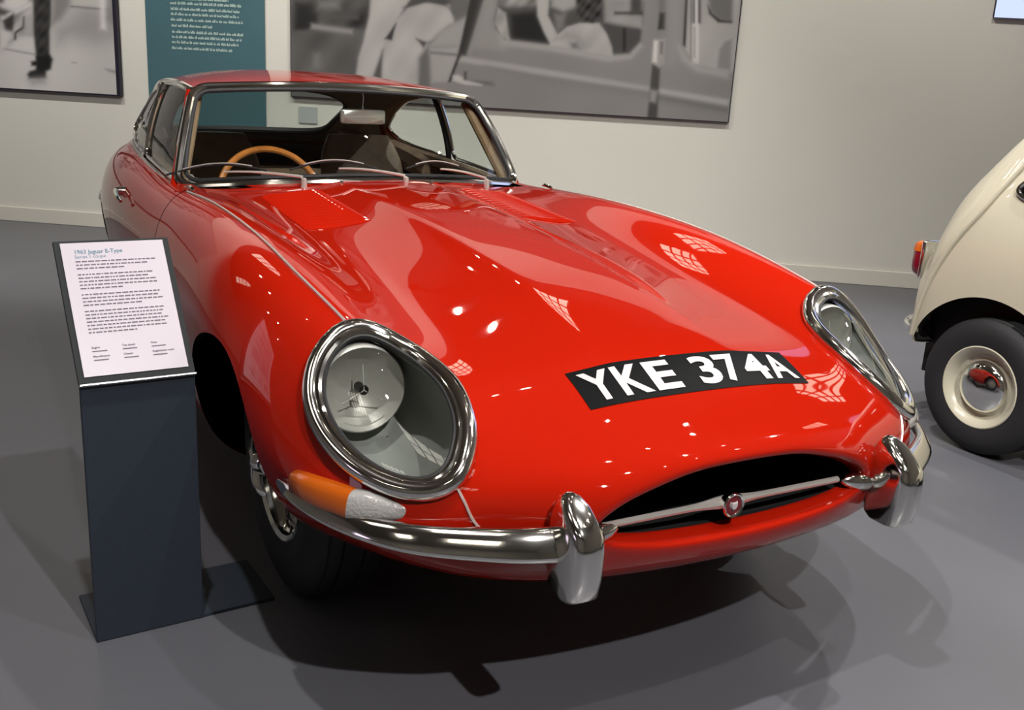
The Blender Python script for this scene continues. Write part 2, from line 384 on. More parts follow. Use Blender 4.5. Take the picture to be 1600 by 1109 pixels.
rest=nohl.clip(nohl.P[:,1]-yshut(nohl.V)-.0025)
rest=rest.clip(np.maximum(np.maximum(rest.V-6.35,2.07-rest.P[:,1]),rest.P[:,1]-4.08))
dfn=lambda M,g:np.minimum(np.minimum(M.P[:,1]-(yshut(M.V)+.006)+g,2.93-.10*np.clip((.84-M.P[:,2])/.5,0,1)-M.P[:,1]+g),np.minimum(M.P[:,2]-.27+g,(M.V-6.3)*.1+g))
dm=rest.clip(dfn(rest,0.0))
body=rest.clip(-dfn(rest,.0035)).build('body_shell','red',CAR)
# dark inner skin behind the shut lines and inside the arches
inn=nohl.clip(np.maximum(np.maximum(nohl.V-6.3,2.09-nohl.P[:,1]),nohl.P[:,1]-3.74)); inn=inn.clip(inn.U-2.6)
inn.build('inner_skin','underside',CAR,off=-.014)
# mouth duct and radiator
ring,_=S.ev(np.full(60,1.25),np.linspace(0,S.m-1,60))
R1=[p for p in ring]+[p*[-1,1,1] for p in ring[::-1][1:-1]]
duct=[R1,[np.array([p[0]*1.0,.34,.475+(p[2]-.475)*1.0]) for p in R1],[np.array([p[0]*1.0,.50,.475+(p[2]-.475)*1.0]) for p in R1]]
V,F=loft(duct,False); F=[f[::-1] for f in F]; F.append(tuple(2*len(R1)+k for k in range(len(R1))))
MB().add(V,F).mk('air_duct','black',CAR)
# louvres
for sg in (1,-1):
    for k in range(14):
        y0=1.43+k*.034; V=[];F=[]
        for i in range(9):
            x=.255+i*.2/8
            for j,(dy,h) in enumerate(((0,.0005),(.010,.006),(.024,.0095),(.027,.0005))):
                hh=h*(1 if 0<i<8 else .1); p,n,_,_=onxy(sg*x,y0+dy,6.5); V.append(p+n*hh)
        for i in range(8):
            for j in range(3):
                f=(i*4+j,(i+1)*4+j,(i+1)*4+j+1,i*4+j+1); F.append(f if sg>0 else f[::-1])
        mk('louvre',V,F,'red',bonnet,sharp=40)
# chrome seam beads
def surf_path(uv,off=.001,n=60,sg=1):
    q=spline(uv,n); p,nn=sev(q[:,0],q[:,1]); p=p+nn*off; return p*[sg,1,1]
def ymap(y,v):  # u at which rail v reaches y
    uu=np.linspace(3,14,400); p,_=sev(uu,np.full(400,v)); return float(np.interp(y,p[:,1],uu))
for sg in (1,-1):
    MB().tube(surf_path([(7.42,6.97),(9,7.0),(11,7.0),(ymap(1.97,7.0),7.0)],.002,90,sg),.0035,6).mk('seam_bead','trim',bonnet)
    MB().tube(surf_path([(5.1,6.68),(4.7,7.1),(4.32,7.85)],.001,16,sg),.003,6).mk('seam_bead','trim',bonnet)
# doors
for sg in (1,-1):
    d=dm.build('door','red',CAR,(sg,))
    h=MB(); c=np.array([.775,2.60,.757])
    h.tube(spline([c+(-.03,.05,0),c+(.012,.05,.004),c+(.022,.03,.0),c+(.026,-.05,-.012),c+(.022,-.085,-.02)],24),np.interp(np.linspace(0,1,24),[0,.3,1],[.011,.010,.006]),8)
    V,F=lathe([(-.02,.0),(-.02,.017),(.012,.017),(.018,.010),(.018,0)],c+(0,.05,.0),'x',14); h.add(V,F)
    h.mk('door_handle','chrome',d,x=sg)
    if sg<0: pass
# headlights
hc=HL.mean(0)
for sg in (1,-1):
    f=np.array([sg,1,1.])
    p,n=sev(HL[:,0],HL[:,1]); cen=p.mean(0); nav=n.mean(0); nav/=np.linalg.norm(nav)
    rr=[]
    lampc=np.array([.632,.475,.640]); lr=.086
    # bowl: from the outline down to a sloping floor
    inner=[]
    for i,q in enumerate(p):
        r0=(cen+(q-cen)*.97)-nav*.004; rr.append(r0)
    r1=[cen+(q-cen)*.93-nav*.030-np.array([0,-.01,0]) for q in p]
    r2=[cen+(q-cen)*.74-nav*.115+np.array([0,.035,0]) for q in p]
    r3=[cen+(q-cen)*.35-nav*.140+np.array([0,.055,0]) for q in p]
    r4=[cen+(q-cen)*.01-nav*.145+np.array([0,.06,0]) for q in p]
    V,F=loft([np.array(a)*f for a in (rr,r1,r2,r3,r4)],False)
    hl=mk('headlight',V,F if sg<0 else [x[::-1] for x in F],'bucket',CAR)
    MB().tube(p*f+n*f*.004,.0185,12,True,up=None).mk('chrome_ring','chrome',hl)
    p2,n2=sev(hc[0]+(HL[:,0]-hc[0])*.90,hc[1]+(HL[:,1]-hc[1])*.90)
    MB().tube(p2*f+n2*f*.004,.0085,8,True).mk('inner_ring','chrome',hl)
    p3,n3=sev(hc[0]+(HL[:,0]-hc[0])*.845,hc[1]+(HL[:,1]-hc[1])*.845)
    MB().tube(p3*f+n3*f*.001,.0045,6,True).mk('rubber_seal','rubber',hl)
    g=m0.clip(-sdpoly(m0.U,m0.V,HL)); g.build('cover_glass','cover',hl,(sg,),off=-.001)
    # lamp facing forward, slightly up
    ax=np.array([0.02,-1,.05]); ax/=np.linalg.norm(ax); e1=np.cross(ax,ZZ); e1/=np.linalg.norm(e1); e2=np.cross(e1,ax)
    def disc(prof,name,m,par,seg=40):
        V=[];F=[]
        for a,r in prof:
            for k in range(seg):
                t=2*math.pi*k/seg; V.append((lampc+ax*a+(e1*math.cos(t)+e2*math.sin(t))*r)*f)
        for i in range(len(prof)-1):
            for k in range(seg):
                q=(i*seg+k,i*seg+(k+1)%seg,(i+1)*seg+(k+1)%seg,(i+1)*seg+k); F.append(q if sg>0 else q[::-1])
        return mk(name,V,F,m,par,sharp=50)
    disc([(-.055,.001),(-.05,.03),(-.03,.062),(-.008,.080),(0,lr),(-.004,lr+.004),(-.03,lr+.006),(-.06,lr*.8)],'lamp_reflector','reflector',hl)
    disc([(.018,.0005),(.017,.02),(.014,.045),(.008,.068),(.0,lr-.001)],'lamp_lens','lens',hl)
    disc([(.004,.001),(.004,.010),(-.03,.010)],'bulb_shield','dash',hl,12)
    tr=MB()
    for a in (1.57,3.7,5.7): tr.tube([lampc+ax*.004,lampc+ax*-.004+(e1*math.cos(a)+e2*math.sin(a))*.05],.0015,5)
    tr.mk('bulb_bracket','reflector',hl,x=sg)
# bumpers
BP=[(.385,.052),(.47,.070),(.555,.108),(.645,.162),(.705,.222),(.748,.29),(.778,.36),(.795,.425),(.802,.485)]
for sg in (1,-1):
    q=spline([(a,b,0) for a,b in BP],64); q=q[:,:2]; t=np.gradient(q,axis=0); t/=np.linalg.norm(t,axis=1,keepdims=True); o=np.stack([t[:,1],-t[:,0]],1)
    rings=[]
    for i in range(64):
        s_=i/63; k=min(1,(1-s_)*2.6)**.7; hgt=(.037-.006*s_)*max(k,.12); dep=.034*max(k,.25); zc=.462+.006*s_
        ring=[]
        for dd,zz in ((-.014,.022),(-.008,.030),(.001,.031),(.010,.025),(.020,.012),(.029,-.003),(.035,-.014),(.037,-.021),(.034,-.028),(.027,-.032),(.014,-.032),(-.006,-.026),(-.014,.0)):
            hf=float(np.interp(s_,[0,.2,.38,.52,.68,.9,1],[.95,.86,.74,.62,.50,.32,.10])); P=q[i]+o[i]*(dd*(hf if dd>0 else 1)); ring.append((P[0],P[1],zc+.002+zz*hf))
        rings.append(ring)
    V,F=loft(rings); bp=MB().add(V,F).mk('bumper','chrome',CAR,x=-sg,sharp=70) if False else MB().add(V,[x[::-1] for x in F]).mk('bumper','chrome',CAR,x=sg,sharp=70)
    # overrider
    xo=.402; prof=[(.370,.016,.018,.004),(.372,.030,.034,.002),(.382,.034,.044,.0),(.42,.0348,.050,-.002),(.47,.0345,.052,-.002),(.500,.034,.050,.0),(.520,.031,.038,.008),(.540,.025,.022,.020),(.552,.014,.010,.030),(.556,.004,.004,.034)]
    rings=[]
    for z,wd,dp,yo in prof:
        ring=[]
        for a in range(24):
            th=2*math.pi*a/24; c_,s_=math.cos(th),math.sin(th)
            x=wd*np.sign(c_)*abs(c_)**.55; y=dp*(np.sign(s_)*abs(s_)**.65) 
            if y>0: y*=1.3
            ring.append((xo+x,.035+yo+y-.012,z))
        rings.append(ring)
    V,F=loft(rings); MB().add(V,F).mk('overrider','chrome',bp,x=sg,sharp=50)
    # inboard bumper tip
    tip=[(.285,.004),(.294,.011),(.308,.017),(.328,.021),(.348,.021),(.364,.015),(.374,.004)]
    rings=[[(x,.066-.18*max(0,x-.33)+math.cos(a*math.pi/6)*r,.468-.25*(x-.27)*.6+math.sin(a*math.pi/6)*r) for a in range(12)] for x,r in tip]
    V,F=loft(rings); MB().add(V,F).mk('bumper_tip','chrome',bp,x=sg,sharp=60)
# grille bar and badge
gb=MB(); xs=np.linspace(-.325,.27,40); gb.tube([(x,.064,.473-.0*(x+.03)) for x in xs],[.0068+.007*math.exp(-((x+.032)/.05)**2) for x in xs],8)
gbar=gb.mk('grille_bar','trim',CAR)
bc=(-.030,.048,.473)
V,F=lathe([(.012,0),(.012,.022),(-.004,.026),(-.008,.024),(-.006,.0205),(-.003,.0195)],bc,'y',32); bd=MB().add(V,F).mk('grille_badge','chrome',gbar,sharp=40)
# badge face and the cat's head relief as a plain pale shield
V,F=lathe([(-.0035,.0205),(-.0045,0.0004)],bc,'y',32); MB().add(V,F).mk('badge_face','badge',gbar)
sh=[(-.009,.008),(-.004,.006),(.004,.006),(.009,.008),(.010,.0),(.006,-.008),(0,-.011),(-.006,-.008),(-.010,0)]
r0=[(bc[0]+a,bc[1]-.004,bc[2]+b) for a,b in sh]; r1=[(bc[0]+a*.7,bc[1]-.0085,bc[2]+b*.7) for a,b in sh]
V,F=loft([r0,r1]); MB().add(V,F).mk('badge_relief','letters',gbar)
# indicator lamps
def onuv(uv): p,n=sev([uv[0]],[uv[1]]); return p[0],n[0]
for sg in (1,-1):
    A=np.array((6.97,9.30)); B=np.array((5.93,8.72)); Cc=np.array((5.05,7.90))
    def sect(uv,h,d,f=2.6):
        p,n=onuv(uv); p2,_=onuv(uv+np.array((0,.12))); p1,_=onuv(uv-np.array((0,.12))); up=(p1-p2); up/=np.linalg.norm(up)
        ring=[]
        for a in range(20):
            th=2*math.pi*a/20; c_,s_=math.cos(th),math.sin(th)
            ring.append(p+up*h*np.sign(s_)*abs(s_)**.7+n*(max(0,c_)**.5*d-.012 if c_>0 else -.012))
        return ring
    rr=[sect(A+(B-A)*t,h,d) for t,h,d in ((-.06,.010,.010),(-.03,.020,.024),(.03,.028,.033),(.3,.030,.037),(.6,.031,.039),(1.0,.031,.040))]
    V,F=loft(rr); il=MB().add(V,F).mk('indicator_lamp','amber',CAR,x=sg,sharp=50)
    rr=[sect(B+(Cc-B)*t,h,d) for t,h,d in ((.0,.031,.040),(.2,.030,.038),(.40,.025,.030),(.62,.018,.020),(.82,.011,.010),(.98,.005,.002),(1.04,.001,-.004))]
    V,F=loft(rr); MB().add(V,F).mk('sidelight_tip','clearlens',il,x=sg,sharp=50,label='clear pointed sidelight lens')
    rr=[sect(A+(Cc-A)*t,h,.004) for t,h in ((-.09,.012),(-.05,.030),(.1,.037),(.6,.037),(.8,.030),(1.0,.014),(1.06,.005))]
    V,F=loft(rr); MB().add(V,F).mk('lamp_gasket','rubber',il,x=sg)
# ---- number plate
PX0,PX1=-.262,.312
def plpt(a,b,off):  # a across 0..1, b up 0..1
    x=PX0+(PX1-PX0)*a; y=.219+.103*b; p,n,_,_=onxy(x,y,6.9); return p+n*off
nx,ny=30,8; V=[plpt(i/nx,j/ny,.0015) for i in range(nx+1) for j in range(ny+1)]; F=[(i*(ny+1)+j,(i+1)*(ny+1)+j,(i+1)*(ny+1)+j+1,i*(ny+1)+j+1) for i in range(nx) for j in range(ny)]
pl=mk('number_plate',V,F,'plate',CAR)
def glyph(ch,bold=.035,size=1,align='LEFT'):
    c=bpy.data.curves.new('glyph','FONT'); c.body=ch; c.size=1; c.offset=bold; c.resolution_u=4; c.align_x=align
    o=bpy.data.objects.new('glyph',c); COL.objects.link(o); dg=bpy.context.evaluated_depsgraph_get(); me=bpy.data.meshes.new_from_object(o.evaluated_get(dg))
    V=np.array([v.co[:] for v in me.vertices])*size if len(me.vertices) else np.zeros((0,3)); F=[tuple(p.vertices) for p in me.polygons]
    bpy.data.objects.remove(o); bpy.data.curves.remove(c); bpy.data.meshes.remove(me); return V,F
slots=[('Y',.030,.150),('K',.163,.285),('E',.300,.415),('3',.505,.610),('7',.622,.722),('4',.735,.850),('A',.858,.972)]
for ch,a0,a1 in slots:
    V,F=glyph(ch,.028); V=V.copy(); mn=V.min(0);mx=V.max(0)
    V=[plpt(a0+(a1-a0)*(v[0]-mn[0])/(mx[0]-mn[0]),.13+.74*(v[1]-mn[1])/(mx[1]-mn[1]),.0032) for v in V]
    mk('plate_character',V,F,'letters',pl,smooth=False)
# ---------------------------------------------------------------- greenhouse
def Bc(t): return np.array([.656*t,2.0+.21*abs(t)**2.2,.866-.044*t*t])
def Tc(t): return np.array([.548*t,2.36+.06*t*t,1.172-.026*t*t])
def WS(t,s):
    p=Bc(t)*(1-s)+Tc(t)*s; n=np.array([.35*t,-.62,.70]); return p+n*.016*4*s*(1-s)
def rrect(t0,t1,s0,s1,rt,rs,n=14):
    out=[]
    for cx,cy,a0 in ((t1-rt,s1-rs,0),(t0+rt,s1-rs,90),(t0+rt,s0+rs,180),(t1-rt,s0+rs,270)):
        for k in range(n+1):
            a=math.radians(a0+90*k/n); out.append((cx+rt*math.cos(a),cy+rs*math.sin(a)))
    # densify
    res=[]
    for i in range(len(out)):
        a=np.array(out[i]);b=np.array(out[(i+1)%len(out)]); m=max(1,int(np.linalg.norm(b-a)/.06))
        for k in range(m): res.append(a+(b-a)*k/m)
    return res
tg=np.linspace(-1,1,41); sgd=np.linspace(0,1,15)
V=[WS(t,s) for t in tg for s in sgd]; F=[(i*15+j,(i+1)*15+j,(i+1)*15+j+1,i*15+j+1) for i in range(40) for j in range(14)]
mid=[i for i in range(40)]
wsh=mk('windscreen',[WS(t*.985,.02+s*.96) for t in tg for s in sgd],F,'windglass',CAR)
pth=[WS(a,b) for a,b in rrect(-1,1,0,1,.085,.13)]
MB().tube(pth,.0150,10,True).mk('windscreen_frame','chrome',CAR)
pth=[WS(a,b) for a,b in rrect(-.972,.972,.055,.95,.075,.12)]
MB().tube(pth,.0075,8,True).mk('windscreen_seal','rubber',CAR)
cen_path=spline([(2.355,1.172),(2.5,1.195),(2.7,1.211),(2.9,1.215),(3.15,1.197),(3.4,1.15),(3.65,1.065),(3.9,.96),(4.1,.862),(4.3,.70)],80)
edge_path=spline([(.548,2.415,1.146),(.560,2.55,1.160),(.564,2.75,1.163),(.560,2.95,1.152),(.548,3.15,1.118),(.532,3.35,1.055),(.517,3.55,.972),(.505,3.75,.895),(.49,3.9,.862),(.44,4.1,.79)],80)
def roofpt(p,i):
    c=cen_path[i];e=edge_path[i]; k=2.0+min(1,i/25)*1.0
    return np.array([e[0]*p,c[0]+(e[1]-c[0])*p*p,c[1]+(e[2]-c[1])*p**k])
pp=np.linspace(0,1,26)
RP=np.array([[roofpt(p,i) for p in pp] for i in range(80)])
du=np.gradient(RP,axis=0);dv=np.gradient(RP,axis=1); RN=np.cross(dv,du); RN/=np.linalg.norm(RN,axis=-1,keepdims=True); RN[:,0,0]=0
UU,VV=np.meshgrid(np.arange(80.),pp,indexing='ij')
RPM=PM.from_grid(UU,VV,RP,RN)
def rearwin(M): # >0 inside the hatch glass
    return np.minimum(1-((M.U-55.5)/11)**4-(M.V/.78)**4,1)
RPM2=RPM.clip(-rearwin(RPM))
RPM2.build('roof','red',CAR)
RPM.clip(rearwin(RPM)).build('rear_window','windglass',CAR,off=-.004)
hd=RPM.clip(np.minimum(-rearwin(RPM),RPM.U-.6)); hd=hd.clip(70-hd.U); 
ths=np.linspace(0,2*math.pi,72,endpoint=False)
def rwp(a):
    u=55.5+11*np.sign(math.cos(a))*abs(math.cos(a))**.5; v=.78*np.sign(math.sin(a))*abs(math.sin(a))**.5; i=int(u); k=u-i; p=roofpt(abs(v),i)*(1-k)+roofpt(abs(v),i+1)*k; return p*[(-1 if v<0 else 1),1,1]+np.array([0,0,-.010])
MB().tube([rwp(a) for a in ths],.016,8,True).mk('rear_window_seal','rubber',CAR)
h_=hd.build('headliner','headliner',CAR,off=-.022)
# side glass surface
belt=spline([(.656,2.21,.822),(.658,2.5,.842),(.655,2.8,.858),(.642,3.1,.870),(.612,3.4,.895),(.57,3.62,.915)],60)
drip=np.array([edge_path[int(round(x))] for x in np.linspace(0,52,60)])
def SG(i,s):
    a=belt[i];b=drip[i]; return a*(1-s)+b*s+np.array([.016*4*s*(1-s),0,0])
ss=np.linspace(0,1,12)
SP=np.array([[SG(i,s) for s in ss] for i in range(60)])
du=np.gradient(SP,axis=0);dv=np.gradient(SP,axis=1); SN=np.cross(du,dv); SN/=np.linalg.norm(SN,axis=-1,keepdims=True)
UU,VV=np.meshgrid(np.arange(60.),ss,indexing='ij'); 
SPM=PM.from_grid(UU,VV,SP,SN); SPM.F=[f[::-1] for f in SPM.F]
def sgi(u,s):
    i=min(int(u),58); k=u-i; return SG(i,s)*(1-k)+SG(i+1,s)*k
POST=24.5
q1=rrect(1.5,POST-.8,.05,.95,1.6,.12)   # door glass
q2=spline([(POST+.8,.06),(POST+.8,.5),(POST+1.2,.93),(32,.93),(40,.90),(47,.72),(50,.45),(48,.20),(42,.07),(33,.05)],60,True)
Q1=np.array(q1);Q2=np.array(q2)
sc_=np.array([1,12.])
in1=lambda M:-sdpoly(M.U,M.V*12,Q1*sc_); in2=lambda M:-sdpoly(M.U,M.V*12,Q2*sc_)
pan=SPM.clip(-in1(SPM)); pan=pan.clip(-in2(pan)); pan=pan.clip(pan.U-28.5)
for sg in (1,-1):
    f=np.array([sg,1,1])
    pan.build('rear_pillar','red',CAR,(sg,)); pan.build('pillar_trim','tan',CAR,(sg,),off=-.02)
    w1=SPM.clip(in1(SPM)).build('door_window','windglass',CAR,(sg,),off=-.004)
    w2=SPM.clip(in2(SPM)).build('quarter_window','windglass',CAR,(sg,),off=-.004)
    MB().tube([sgi(a,b)*f for a,b in q1],.0085,8,True).mk('window_frame','chrome',w1)
    MB().tube([sgi(a,b)*f for a,b in q2],.008,8,True).mk('window_frame','chrome',w2)
    MB().tube([sgi(POST,b)*f-np.array([.012*sg,0,0]) for b in np.linspace(0,1,10)],.013,8).mk('door_post','rubber',CAR)
    MB().tube([drip[i]*f+np.array([.004*sg,0,-.006]) for i in range(0,54)],.010,8).mk('drip_rail','chrome',CAR)
    MB().tube([(Bc(1)*(1-s)+Tc(1)*s+np.array([.008,.016,.002]))*f for s in np.linspace(-.0,.955,12)],.0125,10).mk('windscreen_pillar','red',CAR)
    MB().tube([(Bc(1)*(1-s)+Tc(1)*s+np.array([-.018,.038,-.006]))*f for s in np.linspace(0,.97,12)],.023,10).mk('pillar_lining','tan',CAR)
    MB().tube([belt[i]*f+np.array([.006*sg,0,-.004]) for i in range(0,45)],.007,8).mk('belt_strip','chrome',CAR); MB().tube([belt[i]*f+np.array([-.035*sg,0,-.012]) for i in range(2,58)],.028,8).mk('waist_lining','leather',CAR)
    # deck between the body shoulder and the glass
    V=[];F=[]
    for i in range(60):
        b=belt[i]; p,n,_,_=onxy(b[0]+.03,b[1],8); V+=[tuple(b*f+np.array([-.02*sg,0,-.004])),tuple(p*f+np.array([0,0,.001]))]
    F=[(2*i,2*i+1,2*i+3,2*i+2) for i in range(59)]
    mk('waist_rail','red',CAR) if False else mk('waist_rail',V,[x[::-1] for x in F] if sg<0 else F,'red',CAR)
for sg in (1,-1):
    V=[];F=[];V2_=[]
    ids=list(range(46,77,2))
    for i in ids:
        e=edge_path[i]; yy=e[1]; b,n,_,_=onxy(e[0]+.045,yy,8.3,8)
        for k in range(5):
            t=k/4; p=e*(1-t)+b*t; p=p+np.array([.008,0,-.006])*4*t*(1-t)-np.array([0,0,.002]); V.append(p*[sg,1,1]); V2_.append((p-[.02,0,.012])*[sg,1,1])
    F=[(i*5+k,(i+1)*5+k,(i+1)*5+k+1,i*5+k+1) for i in range(len(ids)-1) for k in range(4)]
    if sg>0: F=[f[::-1] for f in F]
    mk('rear_quarter_panel',V,F,'red',CAR); mk('quarter_lining',V2_,F,'leather',CAR)
# cowl edge chrome clip at bonnet corner
for sg in (1,-1):
    p,n,_,_=onxy(.655,1.985,8); MB().tube(spline([p+n*.006+(0,-.05,0),p+n*.012,p+n*.006+(.01,.04,0)],8),[.003,.006,.007,.007,.007,.006,.005,.003],8).mk('bonnet_clip','chrome',CAR,x=sg)
# wipers
def cowl(x,dy=0,dz=0): b=Bc(x/.656); return np.array([b[0],b[1]-.035+dy,b[2]+.012+dz])
for x0,ln in ((-.285,.33),(.07,.33),(.43,.30)):
    a=cowl(x0,-.012,-.004); V,F=lathe([(-.02,.0),(-.02,.011),(.012,.009),(.016,0)],a,'z',12); wm=MB().add(V,F)
    xs_=np.linspace(x0,x0-ln*.72,12); arm=[cowl(x,.0,.012+.026*math.sin((x0-x)/ln*2.2)) for x in xs_]
    wm.tube(arm,np.linspace(.0055,.003,12),6)
    wp_=wm.mk('wiper_arm','trim',CAR)
    xb=np.linspace(x0-ln*.25,x0-ln*1.12,14); bl=[WS(x/.62,.10+.07*math.sin((x-xb[0])/(xb[-1]-xb[0])*math.pi))+np.array([0,-.012,.008]) for x in xb]
    MB().tube(bl,.0035,6).mk('wiper_blade','rubber' ,wp_); MB().tube([b+np.array([0,-.003,.005]) for b in bl[2:-2]],.0024,6).mk('blade_holder','trim',wp_)
# washer jets
for x in (-.16,.17):
    p,n,_,_=onxy(x,1.965,6); V,F=lathe([(0,.007),(.008,.006),(.010,0)],p,'z',10); MB().add(V,F).mk('washer_jet','chrome',CAR)
# ---------------------------------------------------------------- interior
MB().box((0,2.85,.27),(1.16,1.8,.04)).mk('cabin_floor','underside',CAR,False)
MB().box((0,4.06,.62),(.98,.03,.40)).mk('rear_bulkhead','underside',CAR,False)
MB().box((0,3.62,.70),(1.04,.96,.05)).mk('load_floor','leather',CAR,False,bevel=.01)
MB().box((0,2.07,.55),(1.3,.03,.52)).mk('firewall','underside',CAR,False)
d=MB(); rings=[]
for x in np.linspace(-.60,.60,15):
    b=Bc(x/.656); y=b[1]+.015; z=b[2]-.025
    rings.append([(x,y,z-.10),(x,y,z),(x,y+.10,z+.004),(x,y+.19,z-.005),(x,y+.215,z-.03),(x,y+.20,z-.16)])
V,F=loft(rings); MB().add(V,F).mk('dashboard','dash',CAR,sharp=50)
MB().box((0,2.75,.42),(.22,1.2,.30)).mk('transmission_tunnel','leather',CAR,False,bevel=.03)
for sg in (1,-1):
    x=.335*sg
    st=MB().box((x,2.80,.50),(.44,.50,.13)).mk('seat','leather',CAR,bevel=.045,label='dark brown bucket seat base')
    rings=[]
    for k in range(9):
        s_=k/8; z=.50+.44*s_; y=3.02+.17*s_; wd=.22-.035*s_-.05*max(0,s_-.8)*4; dp=.055-.02*s_
        rings.append([(x+wd*np.sign(math.cos(a))*abs(math.cos(a))**.6,y+dp*np.sign(math.sin(a))*abs(math.sin(a))**.7+.03*(abs(math.cos(a))**2)*(-1),z) for a in np.linspace(0,2*math.pi,24,endpoint=False)])
    V,F=loft(rings); MB().add(V,F).mk('seat_back','leather',CAR,sharp=60)
    MB().box((sg*.665,2.6,.56),(.02,.9,.42)).mk('door_trim','leather',CAR,False)
    # quarter trim below rear side window
    MB().tube(spline([(sg*.60,2.92,.80),(sg*.585,3.2,.84),(sg*.55,3.5,.86),(sg*.46,3.72,.88)],20),.05,8,flat=1.2).mk('quarter_trim','leather',CAR)
# steering wheel (right-hand drive)
sc0=np.array([-.275,2.42,.755]); axs=np.array([0,.90,-.42]); axs/=np.linalg.norm(axs); ex=np.array([1,0,0.]); ey=np.cross(ex,axs); ey*=np.sign(ey[2]); R_=.192
rim=[sc0+ex*R_*math.cos(a)+ey*R_*math.sin(a) for a in np.linspace(0,2*math.pi,64,endpoint=False)]
sw=MB().tube(rim,.0125,10,True).mk('steering_wheel','wood',CAR)
for a in (math.pi/2,math.pi*7/6,-math.pi/6):
    MB().tube([sc0,sc0+(ex*math.cos(a)+ey*math.sin(a))*R_],.007,6,flat=1.8).mk('wheel_spoke','steel',sw) if a<1 and a>-1 or a>3 else None
V,F=lathe([(-.02,0),(-.02,.03),(.01,.035),(.03,.02)],sc0,'y',20); MB().add(V,F).mk('horn_push','dash',sw)
MB().tube([sc0,sc0+axs*-0+np.array([0,-.25,-.09])],.02,10).mk('steering_column','dash',CAR)
# mirror
mc=np.array([.085,2.43,1.062]); rings=[]
for dy,k in ((-.010,.88),(-.004,1),(.006,1),(.014,.75)):
    rings.append([(mc[0]+k*.090*np.sign(math.cos(a))*abs(math.cos(a))**.18,mc[1]+dy,mc[2]+k*.028*np.sign(math.sin(a))*abs(math.sin(a))**.3) for a in np.linspace(0,2*math.pi,32,endpoint=False)])
V,F=loft(rings); im=MB().add(V,F).mk('interior_mirror','trim',CAR,sharp=40)
MB().tube([mc+(0,.0,.03),mc+(-.008,-.03,.075),(mc[0]-.02,2.385,1.158)],.0035,6).mk('mirror_stem','chrome',im)
# ---------------------------------------------------------------- wheels
def wheel(x,y,sg,lead=True):
    c=(0,0,0)
    prof=[(-.085,.195),(-.092,.225),(-.092,.285),(-.080,.315),(-.062,.327),(-.055,.326),(-.050,.330),(-.03,.332),(-.026,.325),(-.022,.332),(0,.333),(.022,.332),(.026,.325),(.03,.332),(.050,.330),(.055,.326),(.062,.327),(.080,.315),(.092,.285),(.092,.225),(.085,.195)]
    V,F=lathe(prof,(x,y,.333),'x',56,sg); t=MB().add(V,F).mk('tyre','tyre',CAR,sharp=35)
    V,F=lathe([(.070,.180),(.084,.182),(.090,.194),(.087,.199),(.080,.195),(.060,.172),(.0,.160),(-.06,.172),(-.085,.195)],(x,y,.333),'x',56,sg); rim_=MB().add(V,F).mk('wheel_rim','chrome',t,sharp=40)
    sp=MB()
    for k in range(48):
        a=2*math.pi*k/48; b=a+(.28 if k%2 else -.28); xo=(.055 if k%4<2 else -.01); ho=.062 if k%4<2 else .0
        sp.tube([(x+sg*ho,y+.034*math.cos(b),.333+.034*math.sin(b)),(x+sg*xo,y+.172*math.cos(a),.333+.172*math.sin(a))],.0025,4,cap=False)
    s_=sp.mk('wire_spokes','chrome',t); s_['kind']='stuff'
    V,F=lathe([(-.06,.05),(.0,.048),(.06,.044),(.10,.038),(.125,.036),(.132,.030),(.145,.020),(.15,0)],(x,y,.333),'x',24,sg); hb=MB().add(V,F)
    hb.mk('wheel_hub','chrome',t,sharp=40)
    e=MB()
    for d in (1,-1):
        a=math.radians(65); u=np.array([0,math.cos(a)*d,math.sin(a)*d]); c0=np.array([x+sg*.132,y,.333])
        e.tube(spline([c0+u*.0,c0+u*.035+np.array([sg*.006,0,0]),c0+u*.062+np.array([sg*.002,0,0]),c0+u*.080+np.array([-sg*.008,0,0])],8),np.array([.016,.015,.014,.013,.012,.011,.009,.006]),8,flat=.6)
    e.mk('knock_off_spinner','chrome',t)
    V,F=lathe([(-.03,0),(-.03,.14),(-.045,.14),(-.045,0)],(x,y,.333),'x',24,sg); MB().add(V,F).mk('brake_disc','steel',t)
for sg in (-1,1):
    wheel(.600*sg,.912,sg); wheel(.592*sg,3.33,sg)
# axle/underbody masses so that the car reads dark below
MB().box((0,2.6,.24),(1.1,2.2,.1)).mk('chassis','underside',CAR,False)
MB().box((0,.95,.36),(.8,.9,.28)).mk('engine_bay_tray','underside',CAR,False)
# rear bumper quarter and tail lamp (its edge shows past the haunch)
for sg in (1,-1):
    q=spline([(.700,3.82,.57),(.680,3.95,.575),(.635,4.08,.58),(.55,4.25,.58),(.42,4.39,.58)],30)
    MB().tube(q,np.interp(np.linspace(0,1,30),[0,.15,.9,1],[.006,.028,.030,.02]),10,up=(0,0,1),flat=1.0).mk('rear_bumper','chrome',CAR,x=sg)
    V,F=lathe([(0,0),(.03,.035),(.12,.03),(.13,0)],(.46,4.20,.66),'y',16); MB().add(V,F).mk('tail_lamp','taillens',CAR,x=sg)
